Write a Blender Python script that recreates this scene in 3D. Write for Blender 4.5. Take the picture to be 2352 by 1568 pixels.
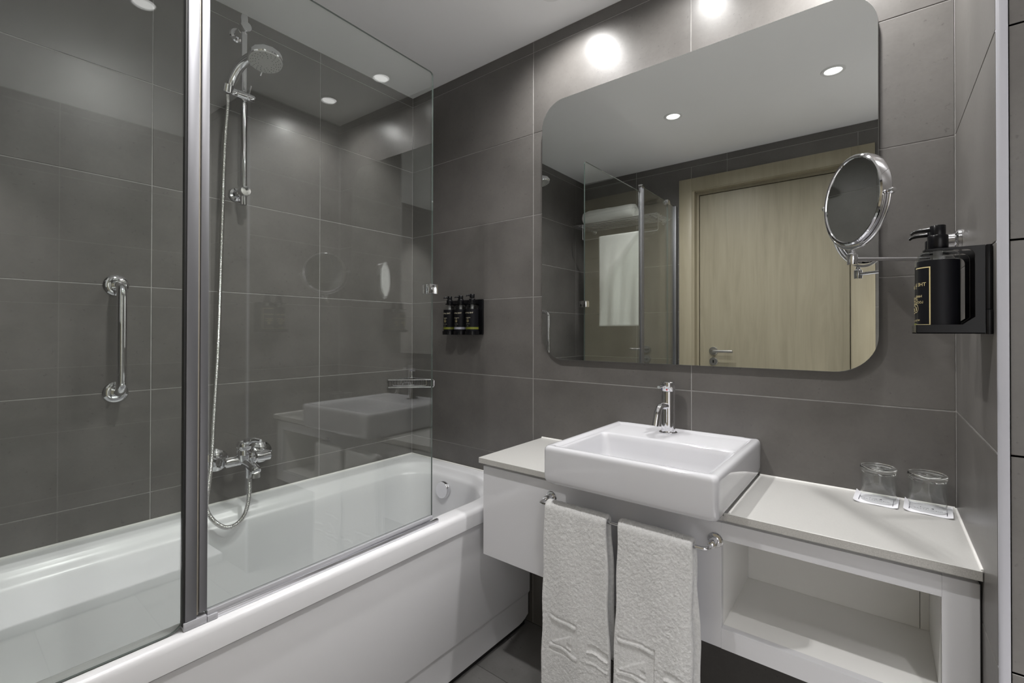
import bpy, bmesh, math, random
from mathutils import Vector, Matrix, noise
random.seed(7)
for o in list(bpy.data.objects): bpy.data.objects.remove(o, do_unlink=True)
scene = bpy.context.scene
COL = scene.collection
PI = math.pi

# ------------------------------------------------------------------ camera
CAM = Vector((1.77083779, -1.46547628, 1.12031437))
YAW, PITCH, ROLL = math.radians(38.30977957), math.radians(0.34169854), math.radians(0.09222983)
fw = Vector((-math.sin(YAW)*math.cos(PITCH), math.cos(YAW)*math.cos(PITCH), math.sin(PITCH)))
r0 = Vector((math.cos(YAW), math.sin(YAW), 0)); u0 = r0.cross(fw)
rt = r0*math.cos(ROLL) + u0*math.sin(ROLL); up = -r0*math.sin(ROLL) + u0*math.cos(ROLL)
cam_d = bpy.data.cameras.new('camera'); cam = bpy.data.objects.new('camera', cam_d); COL.objects.link(cam)
M = Matrix.Identity(4)
for i in range(3):
    M[i][0] = rt[i]; M[i][1] = up[i]; M[i][2] = -fw[i]; M[i][3] = CAM[i]
cam.matrix_world = M
cam_d.sensor_width = 36; cam_d.lens = 1070.183/2352*36; cam_d.shift_y = -28.466/2352
cam_d.clip_start = 0.02; cam_d.clip_end = 50
scene.camera = cam

# ------------------------------------------------------------------ world, exposure, lamps (settings)
w = bpy.data.worlds.new('world'); scene.world = w; w.use_nodes = True
w.node_tree.nodes['Background'].inputs[0].default_value = (0.5, 0.52, 0.55, 1)
w.node_tree.nodes['Background'].inputs[1].default_value = 0.0
vs = scene.view_settings; vs.view_transform = 'Standard'; vs.look = 'None'; vs.gamma = 1; vs.use_curve_mapping = False
vs.exposure = 0.62
scene.cycles.max_bounces = 20; scene.cycles.diffuse_bounces = 10; scene.cycles.glossy_bounces = 8; scene.cycles.transmission_bounces = 14; scene.cycles.transparent_max_bounces = 24
LAMP_W = [3.8, 7.0, 1.6, 3.3, 30.0, 30.0, 5.8]          # watts of each downlight
LAMP_COL = (1.0, 0.985, 0.97)
LENS_EMIT = 1.9
SPOT_DEG = 160
LAMPS = [(0.92, -0.18), (0.925, -1.0), (1.33, -0.18), (1.615, -1.0), (2.22, -1.40), (2.55, -1.40), (1.70, -0.20)]

# ------------------------------------------------------------------ materials
def new_mat(name):
    m = bpy.data.materials.new(name); m.use_nodes = True
    nt = m.node_tree; return m, nt, nt.nodes, nt.links, nt.nodes['Principled BSDF']
def mat(name, col, rough=0.5, metal=0.0, spec=0.5, coat=0.0, nscale=0, namt=0.0, bump=0.0, bscale=200, emit=None, es=0, sheen=0, rvar=0):
    m, nt, N, L, b = new_mat(name)
    b.inputs['Base Color'].default_value = (*col, 1); b.inputs['Roughness'].default_value = rough
    b.inputs['Metallic'].default_value = metal; b.inputs['Specular IOR Level'].default_value = spec
    b.inputs['Coat Weight'].default_value = coat; b.inputs['Coat Roughness'].default_value = 0.05
    b.inputs['Sheen Weight'].default_value = sheen
    if emit: b.inputs['Emission Color'].default_value = (*emit, 1); b.inputs['Emission Strength'].default_value = es
    tc = N.new('ShaderNodeTexCoord')
    if namt or nscale:
        n = N.new('ShaderNodeTexNoise'); n.inputs['Scale'].default_value = nscale; n.inputs['Detail'].default_value = 6
        L.new(tc.outputs['Object'], n.inputs['Vector'])
        mx = N.new('ShaderNodeMapRange'); mx.inputs[1].default_value = 0.3; mx.inputs[2].default_value = 0.7
        mx.inputs[3].default_value = 1-namt; mx.inputs[4].default_value = 1+namt
        L.new(n.outputs['Fac'], mx.inputs[0])
        v = N.new('ShaderNodeVectorMath'); v.operation = 'SCALE'; v.inputs[0].default_value = col
        L.new(mx.outputs[0], v.inputs['Scale']); L.new(v.outputs[0], b.inputs['Base Color'])
        if rvar:
            mr = N.new('ShaderNodeMapRange'); mr.inputs[3].default_value = rough-rvar; mr.inputs[4].default_value = rough+rvar
            L.new(n.outputs['Fac'], mr.inputs[0]); L.new(mr.outputs[0], b.inputs['Roughness'])
    if bump:
        n2 = N.new('ShaderNodeTexNoise'); n2.inputs['Scale'].default_value = bscale; n2.inputs['Detail'].default_value = 4
        L.new(tc.outputs['Object'], n2.inputs['Vector'])
        bp = N.new('ShaderNodeBump'); bp.inputs['Strength'].default_value = bump; bp.inputs['Distance'].default_value = 0.001
        L.new(n2.outputs['Fac'], bp.inputs['Height']); L.new(bp.outputs[0], b.inputs['Normal'])
    return m
def tile_mat(name, c1, c2, rough):
    m, nt, N, L, b = new_mat(name)
    tc = N.new('ShaderNodeTexCoord'); oi = N.new('ShaderNodeObjectInfo')
    sc = N.new('ShaderNodeVectorMath'); sc.operation = 'SCALE'; sc.inputs[0].default_value = (37, 19, 53)
    L.new(oi.outputs['Random'], sc.inputs['Scale'])
    ad = N.new('ShaderNodeVectorMath'); ad.operation = 'ADD'; L.new(tc.outputs['Object'], ad.inputs[0]); L.new(sc.outputs[0], ad.inputs[1])
    n1 = N.new('ShaderNodeTexNoise'); n1.inputs['Scale'].default_value = 5; n1.inputs['Detail'].default_value = 8; n1.inputs['Roughness'].default_value = 0.62
    n2 = N.new('ShaderNodeTexNoise'); n2.inputs['Scale'].default_value = 120; n2.inputs['Detail'].default_value = 4
    n3 = N.new('ShaderNodeTexNoise'); n3.inputs['Scale'].default_value = 110; n3.inputs['Detail'].default_value = 3
    for n in (n1, n2, n3): L.new(ad.outputs[0], n.inputs['Vector'])
    cr = N.new('ShaderNodeValToRGB'); cr.color_ramp.elements[0].position = 0.3; cr.color_ramp.elements[0].color = (*c1, 1)
    cr.color_ramp.elements[1].position = 0.72; cr.color_ramp.elements[1].color = (*c2, 1); L.new(n1.outputs['Fac'], cr.inputs[0])
    # fine specks
    sp = N.new('ShaderNodeMapRange'); sp.inputs[1].default_value = 0.66; sp.inputs[2].default_value = 0.76; sp.inputs[3].default_value = 1.0; sp.inputs[4].default_value = 0.72
    L.new(n3.outputs['Fac'], sp.inputs[0])
    fn = N.new('ShaderNodeMapRange'); fn.inputs[3].default_value = 0.93; fn.inputs[4].default_value = 1.07; L.new(n2.outputs['Fac'], fn.inputs[0])
    mu = N.new('ShaderNodeMath'); mu.operation = 'MULTIPLY'; L.new(sp.outputs[0], mu.inputs[0]); L.new(fn.outputs[0], mu.inputs[1])
    rv = N.new('ShaderNodeMapRange'); rv.inputs[3].default_value = 0.95; rv.inputs[4].default_value = 1.05; L.new(oi.outputs['Random'], rv.inputs[0])
    mu2 = N.new('ShaderNodeMath'); mu2.operation = 'MULTIPLY'; L.new(mu.outputs[0], mu2.inputs[0]); L.new(rv.outputs[0], mu2.inputs[1])
    v = N.new('ShaderNodeVectorMath'); v.operation = 'SCALE'; L.new(cr.outputs[0], v.inputs[0]); L.new(mu2.outputs[0], v.inputs['Scale'])
    L.new(v.outputs[0], b.inputs['Base Color']); b.inputs['Specular IOR Level'].default_value = 0.5
    mr = N.new('ShaderNodeMapRange'); mr.inputs[3].default_value = rough-0.06; mr.inputs[4].default_value = rough+0.08
    L.new(n1.outputs['Fac'], mr.inputs[0]); L.new(mr.outputs[0], b.inputs['Roughness'])
    bp = N.new('ShaderNodeBump'); bp.inputs['Strength'].default_value = 0.25; bp.inputs['Distance'].default_value = 0.0006
    L.new(n3.outputs['Fac'], bp.inputs['Height']); L.new(bp.outputs[0], b.inputs['Normal'])
    return m
def glass_mat(name, tint, ior=1.5):
    # clear pane seen as clear sheet: physical Fresnel split between mirror reflection and straight transmission
    m, nt, N, L, b = new_mat(name); N.remove(b)
    out = N['Material Output']; geo = N.new('ShaderNodeNewGeometry')
    mr = N.new('ShaderNodeMapRange'); mr.inputs[3].default_value = ior; mr.inputs[4].default_value = 1/ior
    L.new(geo.outputs['Backfacing'], mr.inputs[0])
    fr = N.new('ShaderNodeFresnel'); L.new(mr.outputs[0], fr.inputs['IOR'])
    tr = N.new('ShaderNodeBsdfTransparent'); tr.inputs[0].default_value = (*tint, 1)
    gl = N.new('ShaderNodeBsdfGlossy'); gl.inputs['Roughness'].default_value = 0.0; gl.inputs[0].default_value = (1, 1, 1, 1)
    mx = N.new('ShaderNodeMixShader'); L.new(fr.outputs[0], mx.inputs[0]); L.new(tr.outputs[0], mx.inputs[1]); L.new(gl.outputs[0], mx.inputs[2])
    L.new(mx.outputs[0], out.inputs['Surface']); return m
def wood_mat(name, c1, c2):
    m, nt, N, L, b = new_mat(name)
    tc = N.new('ShaderNodeTexCoord'); mp = N.new('ShaderNodeMapping'); mp.inputs['Scale'].default_value = (9, 9, 0.9)
    L.new(tc.outputs['Object'], mp.inputs[0])
    n = N.new('ShaderNodeTexNoise'); n.inputs['Scale'].default_value = 2.2; n.inputs['Detail'].default_value = 7; n.inputs['Distortion'].default_value = 1.2
    L.new(mp.outputs[0], n.inputs['Vector'])
    mp2 = N.new('ShaderNodeMapping'); mp2.inputs['Scale'].default_value = (160, 160, 3); L.new(tc.outputs['Object'], mp2.inputs[0])
    n2 = N.new('ShaderNodeTexNoise'); n2.inputs['Scale'].default_value = 1.5; L.new(mp2.outputs[0], n2.inputs['Vector'])
    a = N.new('ShaderNodeMath'); a.operation = 'MULTIPLY_ADD'; a.inputs[1].default_value = 0.35; L.new(n2.outputs['Fac'], a.inputs[0]); L.new(n.outputs['Fac'], a.inputs[2])
    cr = N.new('ShaderNodeValToRGB'); cr.color_ramp.elements[0].position = 0.45; cr.color_ramp.elements[0].color = (*c1, 1)
    cr.color_ramp.elements[1].position = 0.85; cr.color_ramp.elements[1].color = (*c2, 1)
    L.new(a.outputs[0], cr.inputs[0]); L.new(cr.outputs[0], b.inputs['Base Color'])
    b.inputs['Roughness'].default_value = 0.42
    return m

TILE = tile_mat('grey_porcelain_tile', (0.108, 0.102, 0.096), (0.150, 0.142, 0.134), 0.33)
PAINT = mat('white_wall_paint', (0.72, 0.72, 0.72), 0.8)
FLOORT = tile_mat('dark_floor_tile', (0.16, 0.156, 0.152), (0.23, 0.225, 0.22), 0.28)
GROUT = mat('grey_grout', (0.37, 0.36, 0.35), 0.85, nscale=30, namt=0.15)
DGROUT = mat('dark_floor_grout', (0.09, 0.088, 0.085), 0.85, nscale=30, namt=0.15)
CEIL = mat('white_ceiling_paint', (0.90, 0.90, 0.905), 0.9, nscale=3, namt=0.01)
ACRYL = mat('white_acrylic', (0.76, 0.76, 0.78), 0.25)
CERAM = mat('white_glazed_ceramic', (0.58, 0.58, 0.605), 0.06, coat=0.5)
LACQ = mat('white_gloss_lacquer', (0.66, 0.66, 0.685), 0.09, coat=0.2)
LAMI = mat('white_satin_laminate', (0.84, 0.835, 0.82), 0.35)
QUARTZ = mat('white_quartz_stone', (0.50, 0.495, 0.48), 0.28, nscale=420, namt=0.03)
QEDGE = mat('speckled_quartz_edge', (0.46, 0.45, 0.43), 0.45, nscale=480, namt=0.16)
SEAL = mat('white_silicone', (0.80, 0.79, 0.77), 0.45)
CHROME = mat('polished_chrome', (0.80, 0.80, 0.82), 0.05, metal=1)
HOSEM = mat('chrome_hose_metal', (0.66, 0.65, 0.63), 0.16, metal=1)
ALU = mat('brushed_aluminium', (0.25, 0.25, 0.265), 0.46, metal=1)
ALUB = mat('bright_aluminium', (0.74, 0.74, 0.77), 0.28, metal=1)
STEEL = mat('satin_steel', (0.52, 0.51, 0.49), 0.28, metal=1)
TRIMM = mat('white_pvc_trim', (0.44, 0.44, 0.48), 0.3)
DARK = mat('black_rubber_and_shade', (0.012, 0.012, 0.012), 0.6)  # also stands for shade under the tub and below its rim
BLACKP = mat('black_plastic', (0.004, 0.004, 0.005), 0.25, spec=0.28)
LABEL = mat('black_paper_label', (0.005, 0.005, 0.007), 0.45, spec=0.2)
GOLD = mat('gold_print', (0.62, 0.52, 0.27), 0.4)
PALEG = mat('pale_gold_print', (0.62, 0.57, 0.44), 0.5)
OLIVE = mat('olive_green_band', (0.13, 0.14, 0.015), 0.5)
PALEB = mat('pale_grey_band', (0.30, 0.30, 0.34), 0.5)
INK = mat('dark_ink', (0.03, 0.03, 0.05), 0.6)
PAPER = mat('white_paper', (0.82, 0.82, 0.86), 0.7)
TERRY = mat('white_terry_cotton', (0.68, 0.68, 0.68), 0.95, bump=1.0, bscale=420, sheen=0.3, nscale=160, namt=0.10)
TERRY2 = mat('white_smooth_towelling', (0.80, 0.80, 0.79), 0.95, bump=0.6, bscale=350)
MIRR = mat('silvered_mirror_glass', (0.80, 0.815, 0.80), 0.0, metal=1)
MEDGE = mat('mirror_edge', (0.16, 0.16, 0.155), 0.15, spec=0.8)
GLASS = glass_mat('clear_screen_glass', (0.968, 0.986, 0.972), 1.72)
THING = glass_mat('clear_thin_glass', (0.985, 0.99, 0.988), 1.5)
GEDGE = mat('green_tinted_glass_edge', (0.10, 0.125, 0.115), 0.12, spec=0.9)
CLEARP = glass_mat('clear_plastic', (0.90, 0.91, 0.91), 1.45)
TUMBG = None
def real_glass(name, col):
    m, nt, N, L, b = new_mat(name); b.inputs['Base Color'].default_value = (*col, 1); b.inputs['Roughness'].default_value = 0.0
    b.inputs['Transmission Weight'].default_value = 1.0; b.inputs['IOR'].default_value = 1.5; return m
TUMBG = real_glass('tumbler_glass', (0.97, 0.99, 0.98))
CLEARSEAL = mat('clear_vinyl_seal', (0.46, 0.46, 0.49), 0.2)
SPRAY = mat('grey_spray_face', (0.42, 0.42, 0.40), 0.4)
NOZ = mat('dark_nozzle', (0.05, 0.05, 0.05), 0.6)
WOOD = wood_mat('pale_maple_veneer', (0.275, 0.245, 0.175), (0.33, 0.298, 0.218))
WOODF = wood_mat('pale_maple_frame', (0.29, 0.255, 0.18), (0.335, 0.30, 0.215))
LENS = mat('lit_lamp_lens', (1, 1, 1), 0.5, emit=(1.0, 0.99, 0.975), es=LENS_EMIT)
WHITEM = mat('white_painted_metal', (0.80, 0.80, 0.80), 0.4)
TINTR = mat('red_dot', (0.5, 0.02, 0.03), 0.3); TINTB = mat('blue_dot', (0.02, 0.05, 0.4), 0.3)

# ------------------------------------------------------------------ mesh helpers
def link(name, me, m=None, parent=None, smooth=False, auto=None):
    o = bpy.data.objects.new(name, me); COL.objects.link(o)
    if m:
        for mm in (m if isinstance(m, (list, tuple)) else [m]): me.materials.append(mm)
    if parent: o.parent = parent
    if smooth:
        for p in me.polygons: p.use_smooth = True
        if auto: me.set_sharp_from_angle(angle=math.radians(auto))
    return o
def from_bm(name, bm, m, parent=None, smooth=False, auto=40, normals=True):
    if normals: bmesh.ops.recalc_face_normals(bm, faces=bm.faces)
    me = bpy.data.meshes.new(name); bm.to_mesh(me); bm.free()
    return link(name, me, m, parent, smooth, auto)
def thing(name, label, cat, group=None):
    o = bpy.data.objects.new(name, None); COL.objects.link(o); o.empty_display_size = 0.05
    o['label'] = label; o['category'] = cat
    if group: o['group'] = group
    return o
def tag(o, label, cat, group=None):
    o['label'] = label; o['category'] = cat
    if group: o['group'] = group
    return o
def struct(o, label=None):
    o['kind'] = 'structure'
    if label: o['label'] = label
    return o
def empty_struct(name, label=None):
    o = bpy.data.objects.new(name, None); COL.objects.link(o); return struct(o, label)
def add_box(bm, x0, x1, y0, y1, z0, z1, bev=0.0, seg=2, mi=0):
    r = bmesh.ops.create_cube(bm, size=1)
    vs_ = r['verts']
    for v in vs_: v.co = Vector(((x0+x1)/2+v.co.x*(x1-x0), (y0+y1)/2+v.co.y*(y1-y0), (z0+z1)/2+v.co.z*(z1-z0)))
    fs = set(f for v in vs_ for f in v.link_faces)
    for f in fs: f.material_index = mi
    if bev:
        es = list(set(e for v in vs_ for e in v.link_edges))
        bmesh.ops.bevel(bm, geom=es, offset=bev, segments=seg, affect='EDGES', profile=0.5)
def box(name, x0, x1, y0, y1, z0, z1, m, parent=None, bev=0.0, seg=2):
    bm = bmesh.new(); add_box(bm, x0, x1, y0, y1, z0, z1, bev, seg)
    return from_bm(name, bm, m, parent, smooth=bev > 0)
def rings_mesh(bm, rings, closed=True, cap0=False, cap1=False, loop=False):
    vr = [[bm.verts.new(p) for p in r] for r in rings]
    n = len(vr[0]); k = len(vr)
    for a in range(k-1 if not loop else k):
        A = vr[a]; B = vr[(a+1) % k]
        for i in range(n if closed else n-1):
            j = (i+1) % n
            bm.faces.new((A[i], A[j], B[j], B[i]))
    if cap0: bm.faces.new(list(reversed(vr[0])))
    if cap1: bm.faces.new(vr[-1])
    return vr
def frame(d):
    d = Vector(d).normalized()
    a = Vector((0, 0, 1)) if abs(d.z) < 0.9 else Vector((1, 0, 0))
    u = d.cross(a).normalized(); return u, d.cross(u).normalized(), d
def add_tube(bm, pts, r, n=16, caps=True, radii=None):
    pts = [Vector(p) for p in pts]; rings = []
    u = None
    for i, p in enumerate(pts):
        if i == 0: d = pts[1]-pts[0]
        elif i == len(pts)-1: d = pts[-1]-pts[-2]
        else: d = (pts[i+1]-p).normalized()+(p-pts[i-1]).normalized()
        d.normalize()
        if u is None: u = frame(d)[0]
        u = (u-d*u.dot(d)).normalized(); v = d.cross(u)
        rr = radii[i] if radii else r
        rings.append([p+(u*math.cos(2*PI*k/n)+v*math.sin(2*PI*k/n))*rr for k in range(n)])
    rings_mesh(bm, rings, cap0=caps, cap1=caps)
def tube(name, pts, r, m, parent=None, n=16, radii=None):
    bm = bmesh.new(); add_tube(bm, pts, r, n, True, radii)
    return from_bm(name, bm, m, parent, True, 50)
def add_lathe(bm, prof, origin=(0, 0, 0), axis=(0, 0, 1), n=32):
    # prof: list of (r, h) along axis
    u, v, d = frame(axis); o = Vector(origin); rings = []
    for r, h in prof:
        r = max(r, 1e-5)
        rings.append([o+d*h+(u*math.cos(2*PI*k/n)+v*math.sin(2*PI*k/n))*r for k in range(n)])
    rings_mesh(bm, rings, cap0=True, cap1=True)
def lathe(name, prof, origin, axis, m, parent=None, n=32, auto=35):
    bm = bmesh.new(); add_lathe(bm, prof, origin, axis, n)
    bmesh.ops.remove_doubles(bm, verts=bm.verts, dist=1e-5)
    return from_bm(name, bm, m, parent, True, auto)
def smooth_path(pts, rad, seg=6):
    # polyline with filleted corners
    P = [Vector(p) for p in pts]; out = [P[0]]
    for i in range(1, len(P)-1):
        a = (P[i-1]-P[i]); b = (P[i+1]-P[i]); r = min(rad, a.length*0.49, b.length*0.49)
        A = P[i]+a.normalized()*r; B = P[i]+b.normalized()*r
        for k in range(seg+1):
            t = k/seg; out.append(A*(1-t)**2+P[i]*2*t*(1-t)+B*t*t)
    out.append(P[-1]); return out
def rrect(x0, x1, y0, y1, rad, z, ne=10, nc=8):
    # rounded rectangle loop, radii order: (x1,y1),(x0,y1),(x0,y0),(x1,y0), same count for all
    if not isinstance(rad, (list, tuple)): rad = [rad]*4
    cs = [(x1-rad[0], y1-rad[0], 0, rad[0]), (x0+rad[1], y1-rad[1], 90, rad[1]), (x0+rad[2], y0+rad[2], 180, rad[2]), (x1-rad[3], y0+rad[3], 270, rad[3])]
    pts = []
    for i, (cx, cy, a0, r) in enumerate(cs):
        for k in range(nc+1):
            a = math.radians(a0+90*k/nc); pts.append(Vector((cx+r*math.cos(a), cy+r*math.sin(a), z)))
        nx = cs[(i+1) % 4]; a = math.radians(nx[2]); q = Vector((nx[0]+nx[3]*math.cos(a), nx[1]+nx[3]*math.sin(a), z)); p = pts[-1]
        for k in range(1, ne): pts.append(p.lerp(q, k/ne))
    return pts
def catmull(P, seg):
    P = [Vector(p) for p in P]; out = []
    Q = [P[0]*2-P[1]]+P+[P[-1]*2-P[-2]]
    for i in range(1, len(Q)-2):
        a, b, c, d = Q[i-1], Q[i], Q[i+1], Q[i+2]
        for k in range(seg):
            t = k/seg
            out.append(0.5*((2*b)+(c-a)*t+(2*a-5*b+4*c-d)*t*t+(3*b-a-3*c+d)*t**3))
    out.append(P[-1]); return out
def text_mesh(body, size, align='CENTER', extrude=0.0, spacing=1.0):
    c = bpy.data.curves.new('lettering', 'FONT'); c.body = body; c.size = size; c.align_x = align; c.align_y = 'CENTER'
    c.extrude = extrude; c.resolution_u = 3; c.space_character = spacing
    o = bpy.data.objects.new('lettering_tmp', c); COL.objects.link(o)
    dg = bpy.context.evaluated_depsgraph_get(); dg.update()
    me = bpy.data.meshes.new_from_object(o.evaluated_get(dg))
    COL.objects.unlink(o); bpy.data.objects.remove(o)
    return me

# ------------------------------------------------------------------ the room
CZ = 2.2475; TH = 0.316; Z0 = 2.2043; XR = 1.907; YN = -0.4784; YD = -1.70; XE = 2.80
ROWS = [(Z0, CZ)]+[(max(0, Z0-TH*(k+1)), Z0-TH*k) for k in range(7)]
ROWS = [r for r in ROWS if r[1] > 0.002]
tile_cache = {}
def tile_mesh(wd, ht, th=0.0014, g=0.0014, m=None):
    key = (round(wd, 4), round(ht, 4), m.name)
    if key in tile_cache: return tile_cache[key]
    bm = bmesh.new(); a = wd/2-g; b = ht/2-g; e = 0.0006
    r1 = [(-a, 0, -b), (a, 0, -b), (a, 0, b), (-a, 0, b)]
    r2 = [(x, -(th-0.0007), z) for x, _, z in r1]
    r3 = [(x-math.copysign(e, x), -th, z-math.copysign(e, z)) for x, _, z in r1]
    rings_mesh(bm, [[Vector(p) for p in r] for r in (r1, r2, r3)], cap1=True)
    bmesh.ops.recalc_face_normals(bm, faces=bm.faces)
    # ensure the face points to -y
    f = max(bm.faces, key=lambda f: f.calc_area())
    if f.normal.y > 0: bmesh.ops.reverse_faces(bm, faces=bm.faces)
    me = bpy.data.meshes.new('tile'); bm.to_mesh(me); bm.free(); me.materials.append(m); tile_cache[key] = me; return me
def tile_wall(wall, org, ang, us, rows, m=TILE, skip=None):
    # wall surface at org, local u axis rotated by ang about z, tiles facing local -y
    R = Matrix.Rotation(ang, 4, 'Z')
    for (z0, z1) in rows:
        for u0_, u1_ in zip(us[:-1], us[1:]):
            cells = [(u0_, u1_, z0, z1)]
            if skip: cells = skip(cells)
            for (a, b, c, d) in cells:
                if b-a < 0.006 or d-c < 0.006: continue
                o = bpy.data.objects.new('tile', tile_mesh(b-a, d-c, m=m)); COL.objects.link(o)
                o.parent = wall
                o.matrix_local = Matrix.Translation(Vector(org)+R@Vector(((a+b)/2, 0, (c+d)/2))) @ R
T = 0.0014   # tile proud of grout
# walls are slabs whose inner face sits T behind the finished tile face
wb = struct(box('wall_back', -0.1, XR+0.1, T, 0.12, 0, CZ+0.02, GROUT)); 
tile_wall(wb, (0, T, 0), 0, [0.0, 0.717, 1.315, XR], ROWS)
wl = struct(box('wall_left', -0.12, -T, YD-0.1, T, 0, CZ+0.02, GROUT))
tile_wall(wl, (-T, 0, 0), PI/2, [YD, -1.58, -1.0257, -0.4732, 0.0], ROWS)
wr = struct(box('wall_right', XR+T, XR+0.25, YN+0.004+T, T, 0, CZ+0.02, GROUT))
tile_wall(wr, (XR+T, 0, 0), -PI/2, [0.0, 0.478-0.004], ROWS)
wq = struct(box('wall_right_return', XR+0.0125, XE+0.12, YN+0.004+T, YN+0.10, 0, CZ+0.02, GROUT))
tile_wall(wq, (0, YN+0.002+T, 0), 0, [XR+0.0125, 2.32], ROWS)
we = struct(box('wall_far_right', XE+T, XE+0.12, YD-0.1, YN+0.1, 0, CZ+0.02, GROUT))
tile_wall(we, (XE+T, 0, 0), -PI/2, [0.478, 1.05, -YD], ROWS)
struct(box('wall_right_return_plaster', 2.32, XE, YN-0.0005, YN+0.0065, 0, CZ, PAINT))  # unseen stretch of wall made white plaster to bounce light
struct(box('wall_front_plaster', 1.90, XE, YD-0.003, YD+0.0005, 0, CZ, PAINT))  # white plaster on the unseen wall end, also for bounce light
# door wall with opening
DX0, DX1, DZ = 0.80, 1.68, 2.06
bm = bmesh.new()
add_box(bm, -0.1, DX0, YD-0.14, YD-T, 0, CZ+0.02); add_box(bm, DX1, XE+0.12, YD-0.14, YD-T, 0, CZ+0.02); add_box(bm, DX0, DX1, YD-0.14, YD-T, DZ, CZ+0.02)
wf = struct(from_bm('wall_front', bm, GROUT))
def skipdoor(cells):
    out = []
    for (a, b, c, d) in cells:
        # local u = -x
        x0, x1 = -b, -a
        if x1 <= DX0 or x0 >= DX1 or c >= DZ: out.append((a, b, c, d)); continue
        if x0 < DX0: out.append((-DX0, -x0, c, d))
        if x1 > DX1: out.append((-x1, -DX1, c, d))
        if d > DZ: out.append((-min(x1, DX1), -max(x0, DX0), max(c, DZ), d))
    return out
tile_wall(wf, (0, YD-T, 0), PI, [-1.90, -1.02, -0.42, 0.0], ROWS, skip=skipdoor)
# ceiling and floor
struct(box('ceiling', -0.12, XE+0.12, YD-0.14, 0.12, CZ, CZ+0.1, CEIL))
fl = struct(box('floor', -0.12, XE+0.12, YD-0.5, 0.12, -0.1, -T, DGROUT))
fu = [0.0, 0.44, 1.04, 1.64, 2.24, XE]; fv = [0, -0.30, -0.60, -0.90, -1.20, -1.50, -1.72]
for a, b in zip(fu[:-1], fu[1:]):
    for d, c in zip(fv[:-1], fv[1:]):
        o = bpy.data.objects.new('tile', tile_mesh(b-a, d-c, m=FLOORT)); COL.objects.link(o); o.parent = fl
        o.matrix_local = Matrix.Translation(((a+b)/2, (c+d)/2, -T)) @ Matrix.Rotation(-PI/2, 4, 'X')
# white corner trim of the return wall
bm = bmesh.new()
pr = [(XR+0.0005, YN+0.012)]+[(XR+0.0055-0.005*math.cos(a), YN+0.005-0.005*math.sin(a)) for a in [math.radians(x) for x in (0, 30, 60, 90)]]+[(XR+0.0125, YN), (XR+0.0125, YN+0.012)]
rings_mesh(bm, [[Vector((x, y, z)) for x, y in pr] for z in (0.0, CZ)], cap0=True, cap1=True)
struct(from_bm('trim_1', bm, TRIMM, None, True, 50))

# white tray added in the unseen right part to bounce light upward
st = tag(box('bounce_tray', 2.12, XE-0.002, YD+0.003, YN-0.012, 0.0, 0.045, ACRYL, None, 0.008), 'white floor tray added in the unseen right part of the room to bounce light up', 'bounce tray')

# door in the wall behind the camera (seen in the mirror)
dr = empty_struct('door_1', 'pale maple door with satin lever handle, seen in the mirror')
bm = bmesh.new()
add_box(bm, 0.724, DX0+0.006, YD, YD+0.012, 0, 2.125, 0.002); add_box(bm, DX1-0.03, 1.752, YD, YD+0.012, 0, 2.125, 0.002)
add_box(bm, DX0+0.006, DX1-0.03, YD, YD+0.012, 2.043, 2.125, 0.002)
from_bm('door_casing', bm, WOODF, dr, True)
bm = bmesh.new()
add_box(bm, DX0, DX0+0.022, YD-0.12, YD+0.006, 0, 2.06); add_box(bm, DX1-0.022, DX1, YD-0.12, YD+0.006, 0, 2.06); add_box(bm, DX0+0.022, DX1-0.022, YD-0.12, YD+0.006, 2.038, 2.06)
add_box(bm, DX0+0.022, DX0+0.036, YD-0.12, YD-0.045, 0, 2.038); add_box(bm, DX1-0.036, DX1-0.022, YD-0.12, YD-0.045, 0, 2.038); add_box(bm, DX0+0.036, DX1-0.036, YD-0.12, YD-0.045, 2.022, 2.038)
from_bm('door_jamb', bm, WOODF, dr)
box('door_leaf', DX0+0.0395, DX1-0.0395, YD-0.095, YD-0.050, 0.006, 2.018, WOOD, dr, 0.0015, 1)
hx = 0.925; hy = YD-0.050
dh = lathe('door_handle', [(0, 0), (0.026, 0), (0.026, 0.007), (0.024, 0.009), (0.0, 0.009)], (hx, hy, 1.0), (0, 1, 0), STEEL, dr)
bm = bmesh.new(); add_tube(bm, smooth_path([(hx, hy+0.008, 1.0), (hx, hy+0.052, 1.0), (hx+0.125, hy+0.052, 1.0)], 0.016), 0.0095)
from_bm('lever', bm, STEEL, dh, True)
kr = lathe('key_rosette', [(0, 0), (0.026, 0), (0.026, 0.006), (0.024, 0.008), (0.0, 0.008)], (hx, hy, 0.932), (0, 1, 0), STEEL, dr)
box('keyhole', hx-0.004, hx+0.004, hy+0.0075, hy+0.009, 0.923, 0.941, DARK, kr)

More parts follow.
